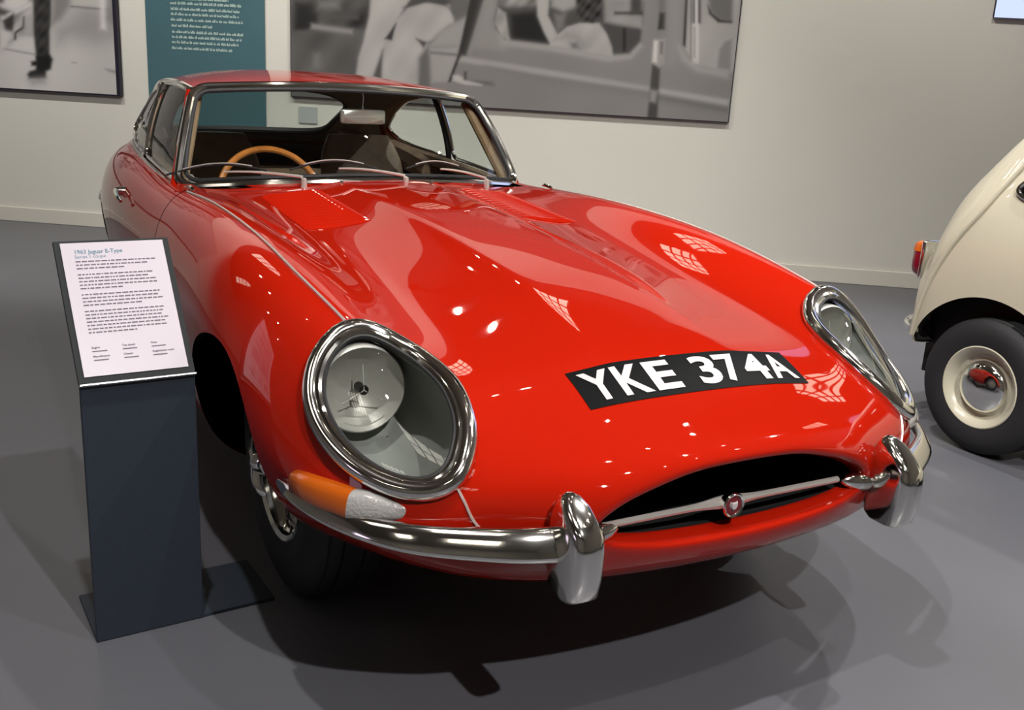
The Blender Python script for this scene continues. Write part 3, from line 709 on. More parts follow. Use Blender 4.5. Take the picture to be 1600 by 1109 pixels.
# ================================================================ ROOM
def struct(o): o['kind']='structure'; return o
def quadmesh(name,P,m,parent=None): return mk(name,P,[(0,1,2,3)],m,parent,smooth=False)
S0,S1,DD,HH=-5.0,9.5,14.0,5.6
def wbox(s0,s1,d0,d1,z0,z1):
    c=wp((s0+s1)/2,(d0+d1)/2,(z0+z1)/2); return MB().box(c,(s1-s0,d1-d0,z1-z0),ax=(WU,WN,ZZ))
struct(wbox(S0-.2,S1+.2,-.2,DD+.2,-.2,0).mk('floor','floor',smooth=False))
struct(wbox(S0-.2,S1+.2,-.2,DD+.2,HH,HH+.2).mk('ceiling','ceil',smooth=False))
struct(wbox(S0-.2,S1+.2,-.2,0,0,3.3).mk('wall_back','wall',smooth=False)); struct(wbox(S0-.2,S1+.2,-.2,-.02,3.3,HH).mk('wall_back_upper','upperwall',smooth=False))
struct(wbox(S0-.2,S0,0,DD,0,HH).mk('wall_left','wall',smooth=False))
struct(wbox(S1,S1+.2,0,DD,0,HH).mk('wall_right','wall',smooth=False))
struct(wbox(S0-.2,S1+.2,DD,DD+.2,0,HH).mk('wall_front','wall',smooth=False))
struct(wbox(S0,S1,0,.016,0,.105).mk('baseboard_back','base',smooth=False,bevel=.004))
# arched windows behind the photographer and roof lights with glazing bars
def skylight(s,d,w,l,nb,label):
    o=empty('roof_light',tuple(wp(s,d,HH-.05)),label,'skylight','glazed roof lights in the dark ceiling')
    MB().box(wp(s,d,HH-.02),(w,l,.02),ax=(WU,WN,ZZ)).mk('pane','skyglow',o,False)
    f=MB()
    for k in range(nb+1):
        f.box(wp(s-w/2+w*k/nb,d,HH-.06),(.05,l,.08),ax=(WU,WN,ZZ))
    for k in range(3): f.box(wp(s,d-l/2+l*k/2,HH-.06),(w,.05,.08),ax=(WU,WN,ZZ))
    f.mk('glazing_bar','track',o,False); return o
for i,(s,d) in enumerate(((.6,7.4),(4.4,7.4),(1.0,11.2),(5.0,11.2))): skylight(s,d,1.6,1.0,5,'glazed lit roof light '+('above the information stand','above the small cream car','far behind the photographer, left','far behind the photographer, right')[i])
def arched(s,z0,w,h,i):
    o=empty('window_%d'%(i+1),tuple(wp(s,.0,z0)),None,None); o['kind']='structure'
    n=14; out=[(-w/2,0),(w/2,0)]+[(w/2*math.cos(a),h-w/2+w/2*math.sin(a)) for a in np.linspace(0,math.pi,n)]
    P=[wp(s+a,.006,z0+b) for a,b in out]; mk('pane',P,[tuple(range(len(P)))[::-1]],'windowglow',o,smooth=False)
    f=MB(); f.tube([wp(s+a,.02,z0+b) for a,b in out],.035,4,True)
    for k in (-.25,0,.25): f.box(wp(s+k*w,.02,z0+h*.47),(.03,.03,h*.94),ax=(WU,WN,ZZ))
    for k in (.25,.5,.72): f.box(wp(s,.02,z0+h*k),(w,.03,.03),ax=(WU,WN,ZZ))
    f.mk('glazing_bar','track',o,False)
for i,s_ in enumerate((-3.4,.4,4.3,8.4)): arched(s_,3.75,.62,.95,i)  # arched_window row
# picture helper: colour grid painted with soft polygons
def proj(P):
    v=np.asarray(P)-CAM; x=v@RT;y=v@UP;z=v@FW; return 800+F_PX*x/z,554.5-F_PX*y/z
def softpoly(X,Y,poly,soft):
    Q=np.array(poly,float); d=sdpoly(X,Y,Q); return 1/(1+np.exp(np.clip(d/soft,-30,30)))
def picture(name,s0,s1,z0,z1,ns,nz,paint,parent,d=.034,zvis=1.8):
    s=np.linspace(s0,s1,ns); z=np.concatenate([np.linspace(z0,zvis,nz),np.linspace(zvis,z1,12)[1:]])
    SS,Z=np.meshgrid(s,z,indexing='ij'); P=W0+SS[...,None]*WU+d*WN+Z[...,None]*ZZ
    X,Y=proj(P); C=paint(X,Y)
    a,b=SS.shape; idx=np.arange(a*b).reshape(a,b); F=np.stack([idx[:-1,:-1],idx[1:,:-1],idx[1:,1:],idx[:-1,1:]],-1).reshape(-1,4)
    me=bpy.data.meshes.new(name); me.from_pydata(P.reshape(-1,3).tolist(),[],F.tolist()); ca=me.color_attributes.new('print','FLOAT_COLOR','POINT')
    ca.data.foreach_set('color',np.concatenate([C.reshape(-1,3),np.ones((a*b,1))],1).ravel())
    m=bpy.data.materials.new(name+'_ink'); m.use_nodes=True; nt=m.node_tree; at=nt.nodes.new('ShaderNodeAttribute'); at.attribute_name='print'
    b_=nt.nodes['Principled BSDF']; nt.links.new(at.outputs['Color'],b_.inputs['Base Color']); b_.inputs['Roughness'].default_value=.6; b_.inputs['Specular IOR Level'].default_value=.15
    me.materials.append(m); o=bpy.data.objects.new(name,me); return link(o,parent)
def paint_with(layers,bg,tint):
    def f(X,Y):
        g=np.full(X.shape,bg)
        rng=np.random.default_rng(3)
        for poly,val,soft in layers:
            a=softpoly(X,Y,poly,soft); v=val(X,Y) if callable(val) else val; g=g*(1-a)+v*a
        g=np.clip(g,0.005,1); return g[...,None]*np.array(tint)
    return f
rect=lambda x0,y0,x1,y1:[(x0,y0),(x1,y0),(x1,y1),(x0,y1)]
N_=lambda a,b,k,p=0:(lambda X,Y:a+(b)*(np.sin(X/k+p)*np.cos(Y/(k*.7)+p*2)+.5*np.sin(X/(k*.37)+Y/(k*.5))))
POST_L=[
 (rect(455,-300,700,48),N_(.05,.025,17),3),
 (rect(455,48,700,140),N_(.085,.02,24),3),(rect(462,4,497,46),.018,2),
 ([(487,37),(551,46),(550,53),(486,45)],.22,1.5),(rect(497,0,530,14),.16,4),(rect(500,22,560,30),.07,2),(rect(490,84,500,106),.15,2),
 (rect(470,-300,700,-5),N_(.10,.06,31,1),5),
 ([(583,-60),(577,25),(568,65),(560,90),(555,125),(583,125),(601,75),(620,32),(640,0),(660,-60)],N_(.36,.03,23),1.2),
 ([(618,32),(637,12),(662,4),(702,8),(712,40),(672,66),(660,95),(654,140),(594,140),(595,100),(600,64),(612,62)],N_(.36,.035,19,2),1.2),
 ([(601,61),(612,62),(619,36)],.03,1),([(583,120),(598,78),(596,125)],.08,1.5),
 ([(630,12),(660,-2),(690,0),(708,20),(700,10),(670,2),(645,8)],.06,1.5),
 ([(650,60),(668,66),(662,75)],.05,1.2),([(654,90),(672,66),(676,140),(654,140)],.12,2),
 ([(672,150),(671,92),(668,72),(682,55),(700,40),(733,24),(745,-60),(1200,-60),(1200,200),(672,200)],N_(.20,.008,60),1.5),
 ([(672,72),(690,48),(733,25),(722,70),(712,72)],.30,2),([(672,76),(716,74),(714,90),(700,128),(675,128)],N_(.31,.02,30),1.5),
 ([(672,80),(718,84),(716,88),(673,84)],.15,1.2),
 ([(747,-60),(765,-60),(756,0),(729,87),(719,90),(704,128),(700,128),(716,84)],.030,.8),
 ([(757,0),(768,-20),(776,10),(770,36),(780,60),(800,70),(790,80),(740,76),(732,84)],.25,3),
 # side window opening
 ([(778,-60),(779,0),(772,32),(776,48),(788,61),(862,70),(952,86),(984,83),(999,66),(1005,40),(1008,-60)],.06,1.2),
 ([(786,-60),(860,-60),(850,6),(800,12),(780,8)],N_(.22,.07,9),2),
 ([(778,12),(790,20),(797,64),(784,58),(772,35)],N_(.30,.05,12),1),
 ([(798,22),(836,18),(852,48),(858,70),(800,64)],.015,2),
 ([(836,-60),(868,-60),(858,0),(856,24),(872,55),(862,72),(850,50),(840,25)],.36,1),
 ([(862,-30),(905,-30),(902,10),(880,18),(862,10)],.30,2),([(866,22),(884,22),(880,42),(870,50)],.16,2),
 ([(858,72),(874,52),(886,42),(905,36),(936,36),(948,52),(957,72),(958,90)],N_(.33,.03,15),1),
 ([(892,68),(902,66),(906,76),(894,76)],.07,2.5),([(868,62),(884,50),(905,54),(916,72),(912,78),(895,60)],.24,3),
 ([(900,-30),(948,-30),(950,10),(940,28),(926,36),(908,30),(900,14)],N_(.035,.02,5),1.5),
 ([(942,-60),(1006,-60),(1004,45),(975,40),(945,34)],N_(.25,.03,20),2),([(944,38),(974,44),(998,46),(1000,64),(982,83),(960,86),(952,58)],.055,1.5),
 (rect(973,44,978,82),.02,.8),(rect(963,-60,1004,-2),.33,2),(rect(985,-10,1003,22),.05,1.5),(rect(960,18,1004,23),.05,1.2),
 # opening edge highlight
 ([(776,50),(788,62),(862,71),(952,87),(984,85),(1001,68),(1004,72),(986,92),(950,96),(860,80),(782,70)],.30,1.8),
 # waist moulding
 ([(722,88),(760,94),(860,110),(1016,136),(1016,143),(860,120),(760,103),(718,96)],.33,1.5),([(760,104),(860,121),(1016,144),(1016,152),(860,130)],.17,3),
 ([(1028,138),(1138,156),(1138,166),(1028,146)],.36,1.5),([(1028,148),(1138,168),(1138,176),(1028,156)],.13,3),
 # handle
 ([(708,118),(716,117),(728,124),(754,131),(752,134),(726,132),(708,126)],.42,.9),([(726,124),(768,128),(772,134),(752,131)],.11,1.5),(rect(725,112,729,124),.06,1),
 # hinge gap
 ([(1030,-60),(1043,-60),(1040,46),(1029,46)],.13,1.2),([(1031,20),(1040,20),(1039,46),(1028,46)],.012,1),
 ([(1019,100),(1032,100),(1027,186),(1011,186)],.055,1),([(1022,62),(1041,60),(1038,100),(1030,106),(1018,98)],.28,1),([(1022,64),(1028,64),(1026,98),(1020,96)],.55,1),([(1032,66),(1036,66),(1035,84),(1032,84)],.10,1),
 ([(1016,140),(1028,142),(1024,160),(1015,158)],.25,1.5),
 ([(1045,-60),(1068,-60),(1068,80),(1052,104),(1040,104)],.24,4),
 # second window
 ([(1076,-60),(1072,60),(1070,76),(1080,92),(1095,103),(1138,112),(1150,112),(1160,-60)],N_(.33,.02,30),1.2),
 ([(1074,-60),(1077,-60),(1071,74),(1067,70)],.02,.8),
 (rect(1079,-60,1081,92),.12,.8),(rect(1083,-60,1086,36),.05,.8),(rect(1087,-60,1090,95),.62,1),(rect(1091,-60,1095,36),.06,1),(rect(1082,38,1091,100),.5,1),(rect(1084,42,1086,90),.22,.8),
 ([(1104,-20),(1146,-20),(1144,34),(1125,32),(1110,18)],.13,1.5),([(1106,8),(1112,20),(1126,31),(1143,33),(1143,36),(1122,35),(1108,22)],.02,1),
 ([(1116,108),(1120,75),(1130,62),(1144,58),(1142,112)],.36,1.5),([(1120,108),(1124,76),(1133,64),(1144,61),(1142,112)],.20,1.5),
 ([(1060,70),(1076,92),(1096,104),(1138,113),(1137,122),(1090,112),(1066,95)],.32,2.5),
]
big=empty('mural_photograph',tuple(wp(3.74,.02,1.9)),'large black and white mural of workers beside an old car body, above the red car','picture')
picture('photo_print',2.258,5.222,1.018,2.6,420,150,paint_with(POST_L,.12,(1.0,.975,.93)),big)
wbox(2.252,5.228,.001,.032,1.012,2.606).mk('picture_board','frameblack',big,False)
LP=[
 (rect(-60,-200,195,150),lambda X,Y:.50+.05*np.sin(X/40)-.0016*(70-Y)*(Y<70),1),
 ([(85,45),(108,30),(130,8),(186,12),(186,60),(150,70),(110,60),(90,70)],.27,9),
 ([(100,-60),(190,-60),(190,16),(108,9)],.42,2),([(110,9),(168,14),(168,16),(110,11)],.10,.8),([(156,-40),(166,-40),(165,46),(158,44)],.62,2),
 ([(168,-40),(190,-40),(190,48),(176,40),(166,30)],.20,3),
 ([(85,-60),(110,-60),(110,8),(96,30),(80,40)],.20,2.5),
 ([(-60,-200),(52,-200),(52,56),(28,58),(0,80),(-60,90)],N_(.33,.10,11),2),
 ([(5,-20),(40,-20),(46,6),(22,18),(0,14)],.55,2),([(0,24),(20,18),(48,4),(50,8),(24,22),(4,32)],.55,1),
 ([(4,32),(22,20),(22,36),(20,54),(10,54)],.04,1.2),([(36,26),(39,26),(38,44),(26,52),(25,62),(22,62),(22,50),(35,42)],.03,.8),([(40,26),(52,22),(52,54),(38,54)],.36,1.5),
 ([(-10,6),(14,18),(8,24),(-10,26)],.06,2),([(-10,-10),(6,-6),(6,4),(-10,6)],.08,1.5),([(0,74),(54,84),(54,86),(0,76)],.22,.8),([(0,46),(20,50),(10,72),(0,80)],.52,1.5),
 ([(50,-200),(82,-200),(80,30),(78,48),(78,88),(75,95),(56,95),(55,80),(52,50)],N_(.035,.012,6),1.0),
 ([(48,96),(56,94),(56,88),(78,85),(83,92),(80,108),(73,112),(72,122),(62,124),(45,123),(42,116),(46,111),(55,108),(55,104),(49,103)],.015,1.0),
 ([(45,124),(72,122),(70,130),(50,132)],.30,3),([(165,108),(180,111),(184,115),(170,111)],.16,1.2),([(112,97),(120,98),(120,99),(112,98)],.25,.8),
]
lpic=empty('left_photograph',tuple(wp(-.2,.02,1.7)),'black and white photograph of a person standing in a workshop, left of teal panel','picture')
picture('photo_print',-1.4,.995,.955,2.3,260,110,paint_with(LP,.5,(1.0,.965,.93)),lpic,d=.046)
wbox(-1.405,1.02,.001,.044,.945,2.31).mk('picture_board','frameblack',lpic,False)
# teal text panel
tp=empty('text_panel',tuple(wp(1.64,.01,1.6)),'tall teal information panel with pale paragraphs, on the wall behind the red car roof','sign')
wbox(1.216,2.064,.001,.014,.69,2.6).mk('panel_board','teal',tp,False)
def glyphline(words,s,z,h,parent,m,d,name='text_line'):
    V,F=glyph(words,.0,h); V=[wp(s+v[0],d,z+v[1]) for v in V]; return mk(name,V,F,m,parent,smooth=False)
def blurline(px0,px1,y,h,parent,m,d,seed):
    # one line of tiny unreadable lettering: short upright marks of varied height
    rnd=random.Random(seed)
    def at(px,py):
        dr=RT*((px-800)/F_PX)-UP*((py-554.5)/F_PX)+FW; t=((W0+WN*d-CAM)@WN)/(dr@WN); X=CAM+dr*t-W0; return X@WU,X[2]
    s0,z0=at(px0,y); s1,z1=at(px1,y); z0=z1=(z0+z1)/2; b=MB(); s=s0
    while s<s1:
        wd=rnd.uniform(.010,.045)
        for k in range(int(wd/.0055)+1):
            a=s+k*.0055
            if a>s1: break
            hh=h*rnd.choice((.6,.6,.65,.9,1)); b.add([wp(a,d,z0),wp(a+.0040,d,z0),wp(a+.0040,d,z0+hh),wp(a,d,z0+hh)],[(0,1,2,3)])
        s+=wd+.009
    return b.mk('text_line',m,parent,False)
for k,(x0,x1,y) in enumerate(((266,352,-8),(266,356,1),(266,376,9),(267,374,18),(267,373,26),(267,379,35),(268,333,43),(269,380,54),(269,377,62),(269,373,70),(269,363,79))):
    blurline(x0,x1,y,.019,tp,'tealtext',.0165,k)
# small notice low on the wall, seen through the windscreen
nt_=empty('wall_notice',tuple(wp(2.37,.01,.84)),'small grey notice low on the wall, seen through the windscreen','sign')
wbox(2.30,2.43,.001,.01,.84,.95).mk('notice_card','noticegrey',nt_,False)
# lit screen
scn=empty('wall_screen',tuple(wp(7.5,.03,2.2)),'pale blue lit screen at the top right corner of the wall','screen')
wbox(6.775,9.2,.001,.03,1.745,3.25).mk('screen_case','track',scn,False)
wbox(6.775,9.2,.031,.034,1.745,3.25).mk('lit_face','screen',scn,False)
# added glowing panel out of view, for a pale reflection in the red paint
def glow_panel(name,c,ax,w,h,label):
    o=empty(name,tuple(c),label,'screen'); ax=np.array(ax,float); nn=np.cross(ax,ZZ)
    MB().box(c,(w,.04,h),ax=(ax,nn,ZZ)).mk('lit_face','paleglow',o,False); return o
# ================================================================ INFORMATION STAND
st=empty('information_stand',(-1.0,.92,0),'charcoal metal stand with a tilted printed sheet in front of the red car wing','stand')
FL=np.array([-1.118,.811,0]);FR=np.array([-.886,.826,0]);ux=(FR-FL)/np.linalg.norm(FR-FL);un=np.array([-ux[1],ux[0],0])
def sp(a,d,z): return FL+ux*a+un*d+ZZ*z
MB().box(sp(.1165,.006,.30),(.233,.012,.596),ax=(ux,un,ZZ)).mk('front_panel','stand',st,False,bevel=.002)
MB().box(sp(.2025,.11,.004),(.405,.215,.008),ax=(ux,un,ZZ)).mk('foot_plate','stand',st,False)
# tilted sign tray
tl=np.array(sp(.0,.0,.598)); up_=(sp(-.006,.165,.852)-sp(0,.0,.598)); L_=np.linalg.norm(up_); up_/=L_; nn_=np.cross(ux,up_)
if nn_[1]>0: nn_=-nn_
def tp_(a,b,o=0): return tl+ux*a+up_*b+nn_*o
MB().box(tp_(.1165,.157,-.004),(.236,.008,.322),ax=(ux,nn_,up_)).mk('sign_tray','standframe',st,False,bevel=.002)
MB().box(tp_(.1165,-.004,.004),(.237,.010,.006),ax=(ux,nn_,up_)).mk('tray_lip','steel',st,False,bevel=.002)
ppr=MB().box(tp_(.1165,.163,.0015),(.210,.001,.297),ax=(ux,nn_,up_)).mk('printed_sheet','paper',st,False)
def page(x,y): return tp_(.0115+x*.21,.0145+(1-y)*.297,.0026)
def ptext(t,x,y,h,m='ink',bold=0.0,name='text_line',xs=1):
    V,F=glyph(t,bold,h); V=[page(x+v[0]*xs/.21,y-v[1]/.297) for v in V]; return mk(name,V,F,m,ppr,smooth=False)
ptext('1963 Jaguar E-Type',.115,.085,.0125,'inkteal',.02); ptext('Series 1 coupe',.115,.12,.0105,'inkteal',0)
rnd=random.Random(5); y=.150
for para,n in ((3,0),(5,0),(4,0),(7,0)):
    for k in range(para):
        b=MB(); x=.115; end=.84+rnd.uniform(-.05,.05) if k<para-1 else rnd.uniform(.5,.75)
        while x<end:
            wd=rnd.uniform(.015,.06); h=.0028
            b.add([page(x,y),page(x+wd,y),page(x+wd,y-h/.297),page(x,y-h/.297)],[(0,1,2,3)]); x+=wd+.010
        b.mk('text_line','ink',ppr,False); y+=.0265
    y+=.020
for i,(a,b_) in enumerate((('Engine','Top speed'),('Manufacturer','Power'))):
    pass
for t,x,yy in (('Engine',.115,.80),('Top speed',.40,.80),('Price',.68,.80),('Manufacturer',.115,.865),('Chassis',.40,.865),('Registration mark',.68,.865)):
    ptext(t,x,yy,.0062,'ink',.02)
    b=MB(); wd=.14; b.add([page(x,yy+.025),page(x+wd,yy+.025),page(x+wd,yy+.017),page(x,yy+.017)],[(0,1,2,3)]); b.mk('text_line','ink',ppr,False)
# ================================================================ SMALL CREAM CAR
MC=empty('small_car',(2.56,-.2,0),'cream vintage small car seen from its rear corner, cut off by the right edge','car')
mx=2.56
def mrow(y,zt,ztop_w,belt,side,low=.22,under=.2,sh=0):
    # belt=(x,z) side half width
    bx,bz=belt
    return [(0,y,zt),(.22,y,zt),(ztop_w*.75,y,zt-.008),(ztop_w,y,zt-.03-sh),((ztop_w+bx)/2+.01,y,(zt-.03+bz)/2),(bx,y,bz),(side,y,(bz+.5)/2 if bz>.55 else bz-.06),(side,y,.45 if bz>.5 else bz-.12),(side-.01,y,.30 if bz>.45 else bz-.16),(side-.06,y,low),(.4,y,under),(0,y,under)]
MNET=np.array([
 [(0,1.285,.52),(.1,1.285,.52),(.2,1.283,.52),(.3,1.281,.52),(.38,1.278,.52),(.46,1.272,.51),(.50,1.268,.48),(.50,1.266,.44),(.48,1.265,.42),(.40,1.265,.40),(.2,1.268,.40),(0,1.27,.40)],
 [(0,1.280,.67),(.22,1.278,.67),(.42,1.274,.665),(.54,1.266,.655),(.60,1.256,.635),(.645,1.244,.59),(.668,1.234,.51),(.674,1.229,.43),(.670,1.226,.38),(.63,1.226,.345),(.3,1.24,.34),(0,1.245,.34)],
 [(0,1.235,.785),(.22,1.232,.783),(.44,1.225,.775),(.56,1.215,.76),(.63,1.205,.72),(.672,1.196,.65),(.692,1.190,.55),(.697,1.187,.44),(.692,1.184,.36),(.66,1.18,.30),(.3,1.18,.28),(0,1.18,.28)],
 mrow(1.15,.93,.60,(.690,.74),.705),
 mrow(1.06,1.06,.59,(.686,.85),.707),
 mrow(.96,1.19,.575,(.680,.90),.707),
 mrow(.82,1.31,.555,(.676,.90),.705),
 mrow(.62,1.345,.52,(.676,.89),.705),
 mrow(.35,1.345,.52,(.678,.89),.705),
 mrow(.0,1.35,.52,(.680,.885),.705),
 mrow(-.35,1.33,.515,(.680,.88),.705),
 mrow(-.60,1.24,.53,(.675,.87),.705),
 mrow(-.80,1.02,.56,(.668,.86),.704),
 mrow(-1.0,.90,.57,(.662,.82),.702),
 mrow(-1.3,.85,.55,(.65,.76),.698),
 mrow(-1.55,.80,.50,(.60,.69),.66),
 mrow(-1.70,.70,.42,(.50,.60),.55,.32,.32),
 mrow(-1.75,.60,.25,(.32,.54),.35,.40,.40)],float)
MS=Surf(MNET)
U2,V2,P2,N2=MS.grid(np.linspace(0,MS.n-1,200),np.linspace(0,MS.m-1,90))
N2=-N2
M2=PM.from_grid(U2,V2,P2,N2); M2.F=[f[::-1] for f in M2.F]
def march(P,y0,z0,r): return np.maximum(np.hypot(P[:,1]-y0,P[:,2]-z0)/r-1,(.45-P[:,0])*3)
M2=M2.clip(march(M2.P,.885,.245,.335)); M2=M2.clip(march(M2.P,-1.15,.25,.30))
def sidewin(M): # rear side window and door window in y/z
    P=M.P; q=[(.80,.925),(.755,1.08),(.60,1.24),(-.28,1.25),(-.60,.95),(-.55,.92)]
    d=-sdpoly(P[:,1],P[:,2],spline(q,60,True)); return np.minimum(d,(P[:,0]-.50))
def endwin(M,a,b): 
    P=M.P; return np.minimum(np.minimum(np.minimum((M.U-a),(b-M.U))*.15,.50-P[:,0]),(P[:,2]-.86)*1)
def flip_off(M): return M
wn=M2.clip(sidewin(M2)); wr=M2.clip(endwin(M2,4.6,6.6)); wf=M2.clip(endwin(M2,10.6,12.0))
bdm=M2.clip(-sidewin(M2)); bdm=bdm.clip(-endwin(bdm,4.6,6.6)); bdm=bdm.clip(-endwin(bdm,10.6,12.0))
def shift(M): 
    return M
def mbuild(M,name,m,par,sides=(1,-1),off=0):
    V=[];N=[];F=[];k=0
    for sg in sides:
        f=np.array([sg,1,1.]); V.append((M.P+M.N*off)*f+np.array([mx,0,0])); N.append(M.N*f); F+=[tuple(i+k for i in (q if sg>0 else q[::-1])) for q in M.F]; k+=len(M.P)
    V=np.concatenate(V);N=np.concatenate(N); return mk(name,V,F,m,par,N)
mbuild(bdm,'body_shell','cream',MC); mbuild(wn,'side_window','windglass',MC,(1,)); mbuild(wn,'side_window','windglass',MC,(-1,)); mbuild(wr,'rear_window','windglass',MC); mbuild(wf,'windscreen','windglass',MC)
inn2=bdm.clip(bdm.U-.5); mbuild(inn2,'inner_skin','underside',MC,off=-.02)
def mside(y,z):
    ok=(V2>4.2)&(V2<9); d=np.where(ok,(P2[...,1]-y)**2+(P2[...,2]-z)**2,9); a,b=np.unravel_index(d.argmin(),d.shape); u,v=U2[a,b],V2[a,b]
    for _ in range(5):
        pq,_n=MS.ev(np.array([u,u+1e-3,u]),np.array([v,v,v+1e-3])); J=np.array([(pq[1]-pq[0])[1:]/1e-3,(pq[2]-pq[0])[1:]/1e-3]).T
        try: st_=np.linalg.solve(J,np.array([y,z])-pq[0][1:])
        except Exception: break
        u=float(np.clip(u+np.clip(st_[0],-.5,.5),0,MS.n-1.01)); v=float(np.clip(v+np.clip(st_[1],-.5,.5),3.5,9))
    pq,nq=MS.ev(np.array([u]),np.array([v])); return pq[0],-nq[0]
for sg in (-1,1):
    fx=lambda p:np.array([mx+sg*p[0],p[1],p[2]])
    pts=[mside(y,z)[0]+mside(y,z)[1]*.004 for y,z in ((1.205,.37),(1.19,.46),(1.155,.58),(1.115,.68),(1.065,.775),(1.0,.875),(.95,.965),(.865,1.11),(.79,1.20),(.65,1.28))]
    MB().tube([fx(p) for p in spline(pts,50)],.009,8).mk('body_seam','cream',MC)
    pts=[mside(y,z)[0]+mside(y,z)[1]*.003 for y,z in spline([(.80,.925),(.755,1.08),(.60,1.24),(-.28,1.25),(-.60,.95),(-.55,.92)],120,True)]
    MB().tube([fx(p) for p in pts],.009,8,True).mk('window_surround','chrome',MC)
    # tail lamp
    q,n=mside(1.235,.655); q=np.array([.625,1.250,.655]); 
    rings=[]
    for k,(o,w_,h_) in enumerate(((-.01,.036,.066),(.010,.038,.068),(.030,.034,.064),(.042,.022,.050),(.046,.006,.02))):
        rings.append([fx(q+np.array([.02*0+w_*np.sign(math.cos(a))*abs(math.cos(a))**.7,o,h_*np.sign(math.sin(a))*abs(math.sin(a))**.6])) for a in np.linspace(0,2*math.pi,24,endpoint=False)])
    V,F=loft(rings); V=np.array(V); F=[f if sg<0 else f[::-1] for f in F]
    tl_=mk('tail_lamp',V,F,'taillens',MC,sharp=50,label='red lower lens')
    # amber upper third
    rings=[[np.array([mx+sg*.625+ (p[0]-(mx+sg*.625))*1.04, 1.250+(p[1]-1.250)*1.06, max(p[2],.682)+.001]) for p in r] for r in rings]
    V,F=loft(rings); F=[f if sg<0 else f[::-1] for f in F]; mk('indicator_lens',V,F,'amber',tl_,sharp=50,label='amber upper lens')
    MB().box((mx+sg*.625,1.236,.655),(.085,.02,.146)).mk('lamp_bezel','chrome',tl_,bevel=.008)
# rear window rubber
rp=[]
for u_,x_ in [(4.6,1)]: pass
mm=wr
ee={}
for f in mm.F:
    for a,b in zip(f,f[1:]+f[:1]):
        k=(min(a,b),max(a,b)); ee[k]=ee.get(k,0)+1
bd=[k for k,v in ee.items() if v==1 and not (mm.P[k[0],0]<1e-6 and mm.P[k[1],0]<1e-6)]
adj={}
for a,b in bd: adj.setdefault(a,[]).append(b); adj.setdefault(b,[]).append(a)
ends=[k for k,v in adj.items() if len(v)==1]
if ends:
    path=[ends[0]]; prev=None
    while True:
        nx_=[q for q in adj[path[-1]] if q!=prev]
        if not nx_: break
        prev=path[-1]; path.append(nx_[0])
        if len(path)>5000 or nx_[0]==ends[0]: break
    for sg in (-1,1): MB().tube([np.array([mx+sg*mm.P[i][0],mm.P[i][1],mm.P[i][2]]) for i in path[::3]],.011,6).mk('rear_window_rubber','rubber',MC)
# rear bumper
q=spline([(-.62,1.20,.385),(-.60,1.27,.385),(-.50,1.315,.385),(0,1.335,.385),(.50,1.315,.385),(.60,1.27,.385),(.62,1.20,.385)],60)
MB().tube([(mx+a,b,c) for a,b,c in q],.033,12,up=(0,0,1),flat=1.0).mk('rear_bumper','chrome',MC)
MB().box((mx,.875,.42),(1.14,.70,.42)).mk('wheel_house','underside',MC,False)
MB().box((mx,-.2,.24),(1.2,2.0,.06)).mk('floor_pan','underside',MC,False)
MB().tube([(2.17,.60,.26),(3.0,.60,.26)],.16,16).mk('rear_subframe','underside',MC)
def mwheel(x,y,sg):
    r=.252
    V,F=lathe([(-.07,.15),(-.075,.17),(-.078,.20),(-.068,.235),(-.052,.249),(-.03,.251),(-.026,.246),(-.022,.251),(.022,.251),(.026,.246),(.03,.251),(.052,.249),(.068,.235),(.078,.20),(.075,.17),(.07,.15)],(x,y,r),'x',48,sg); t=MB().add(V,F).mk('tyre','tyre',MC,sharp=35)
    V,F=lathe([(-.06,.145),(.055,.140),(.066,.146),(.072,.152),(.074,.148),(.070,.140),(.055,.126),(.040,.118),(.036,.105),(.045,.092),(.047,.05),(.047,0)],(x,y,r),'x',48,sg); MB().add(V,F).mk('wheel_rim','cream',t,sharp=40)
    V,F=lathe([(.044,.096),(.053,.094),(.062,.085),(.070,.066),(.079,.034),(.081,0.0004)],(x,y,r),'x',36,sg); MB().add(V,F).mk('hub_cap','chrome',t,sharp=50)
for sg in (-1,1):
    for y in (.885,-1.15): mwheel(mx+sg*.615,y,sg)
for x in (2.25,2.92): 
    MB().box((x,-.1,.55),(.42,.5,.16)).mk('seat','dash',MC,bevel=.04); MB().box((x,.18,.78),(.42,.12,.5)).mk('seat_back','dash',MC,bevel=.04)
MB().box((mx,.62,.62),(1.15,.45,.36)).mk('rear_seat','dash',MC,bevel=.05)
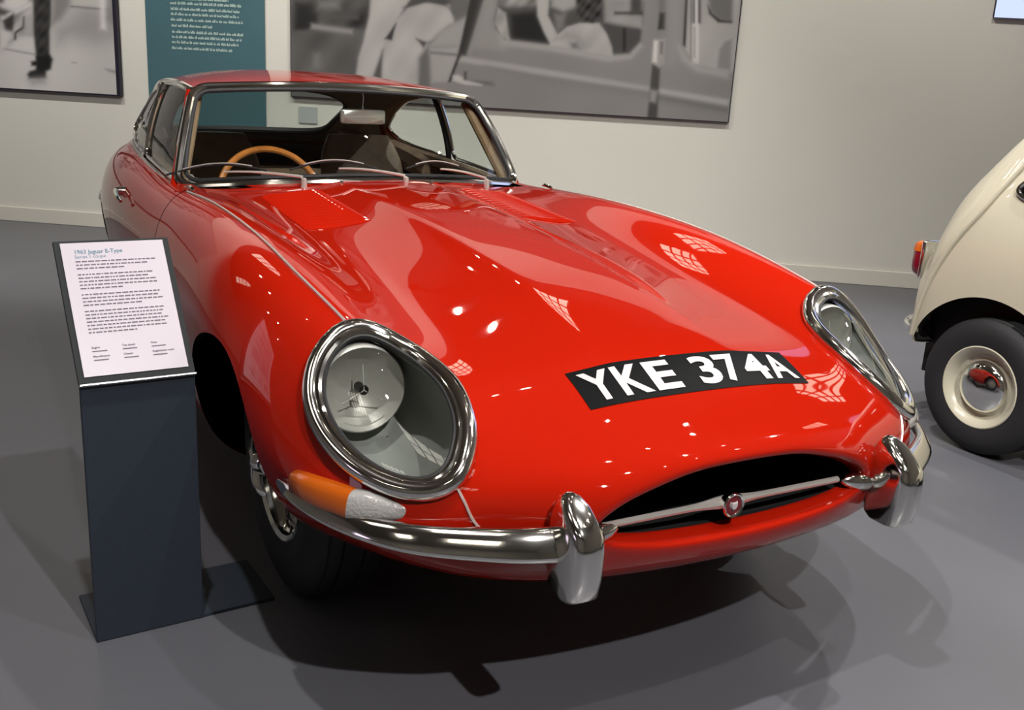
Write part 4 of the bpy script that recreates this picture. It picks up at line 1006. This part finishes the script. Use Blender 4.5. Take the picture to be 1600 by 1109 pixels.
# ================================================================ TRACK SPOTLIGHTS
def fixture(c,target,label,group,r=.05,glow='lampglow'):
    o=empty('track_spotlight',tuple(c),label,'spotlight',group); d=np.array(target,float)-c; d/=np.linalg.norm(d); a=np.cross(d,ZZ); a/=np.linalg.norm(a)+1e-9; b=np.cross(a,d)
    def cyl(z0,z1,r0,r1,name,m):
        V=[c+d*z+(a*math.cos(t)+b*math.sin(t))*rr for z,rr in ((z0,r0),(z1,r1)) for t in np.linspace(0,2*math.pi,20,endpoint=False)]
        F=[(k,(k+1)%20,20+(k+1)%20,20+k) for k in range(20)]+[tuple(range(20))[::-1],tuple(range(20,40))]; return mk(name,V,F,m,o,sharp=40)
    cyl(-.14,.0,r*1.1,r*1.3,'lamp_housing','track'); cyl(.001,.004,r,r,'lamp_face',glow)
    MB().tube([c-d*.07,np.array([c[0],c[1],HH-.3])],.012,6).mk('lamp_stem','track',o); return o
nm=['above the aisle between the cars','over the information stand','far behind the photographer, aimed at the red car','high beyond the cream car','lighting the left photograph','lighting the teal panel','lighting the middle of the mural','lighting the bare right wall','above the red car nose','above the red car bonnet, aimed at the cream car']
for ((s_,d_),t_,p_,a_),n in zip(LAMPS,nm):
    c=wp(s_,d_,4.43); t=np.array(t_,float); dd=(t-c)/np.linalg.norm(t-c); fixture(wp(s_,d_,4.40)-dd*.07,t,'black track spotlight '+n,'track spotlights under the ceiling',r=.030)
for k,d in enumerate((2.6,5.2,8.6)):
    o=wbox(-1,7.5,d-.02,d+.02,HH-.3,HH-.26).mk('lighting_track','track',smooth=False); tagset(o,'long black lighting track, '+('nearest the back wall','middle one','farthest from the back wall')[k],'lighting track')
glow_panel('reflection_panel',wp(-1.5,10.0,1.9),WN,1.6,1.1,'pale lit projection screen standing left behind the photographer')
gn=['right of the red car nose, front one','right of the red car nose, middle one','right of the red car nose, rear one','near the left photograph, nearest the wall','near the left photograph, second from the wall','far left, nearest the wall','far left, second from the wall','far left, third from the wall','above the mural, right of centre','above the mural, farthest right','above the mural, left of centre','over the cream car, front one','over the cream car, middle one','over the cream car, rear one']
for (s_,d_),n in zip(GLOWS,gn): fixture(wp(s_,d_,4.3 if s_<0 or s_>5 else 3.6),np.array([-.2,.9,.7]),'small lit track spotlight '+n,'small track spotlights',r=.028)
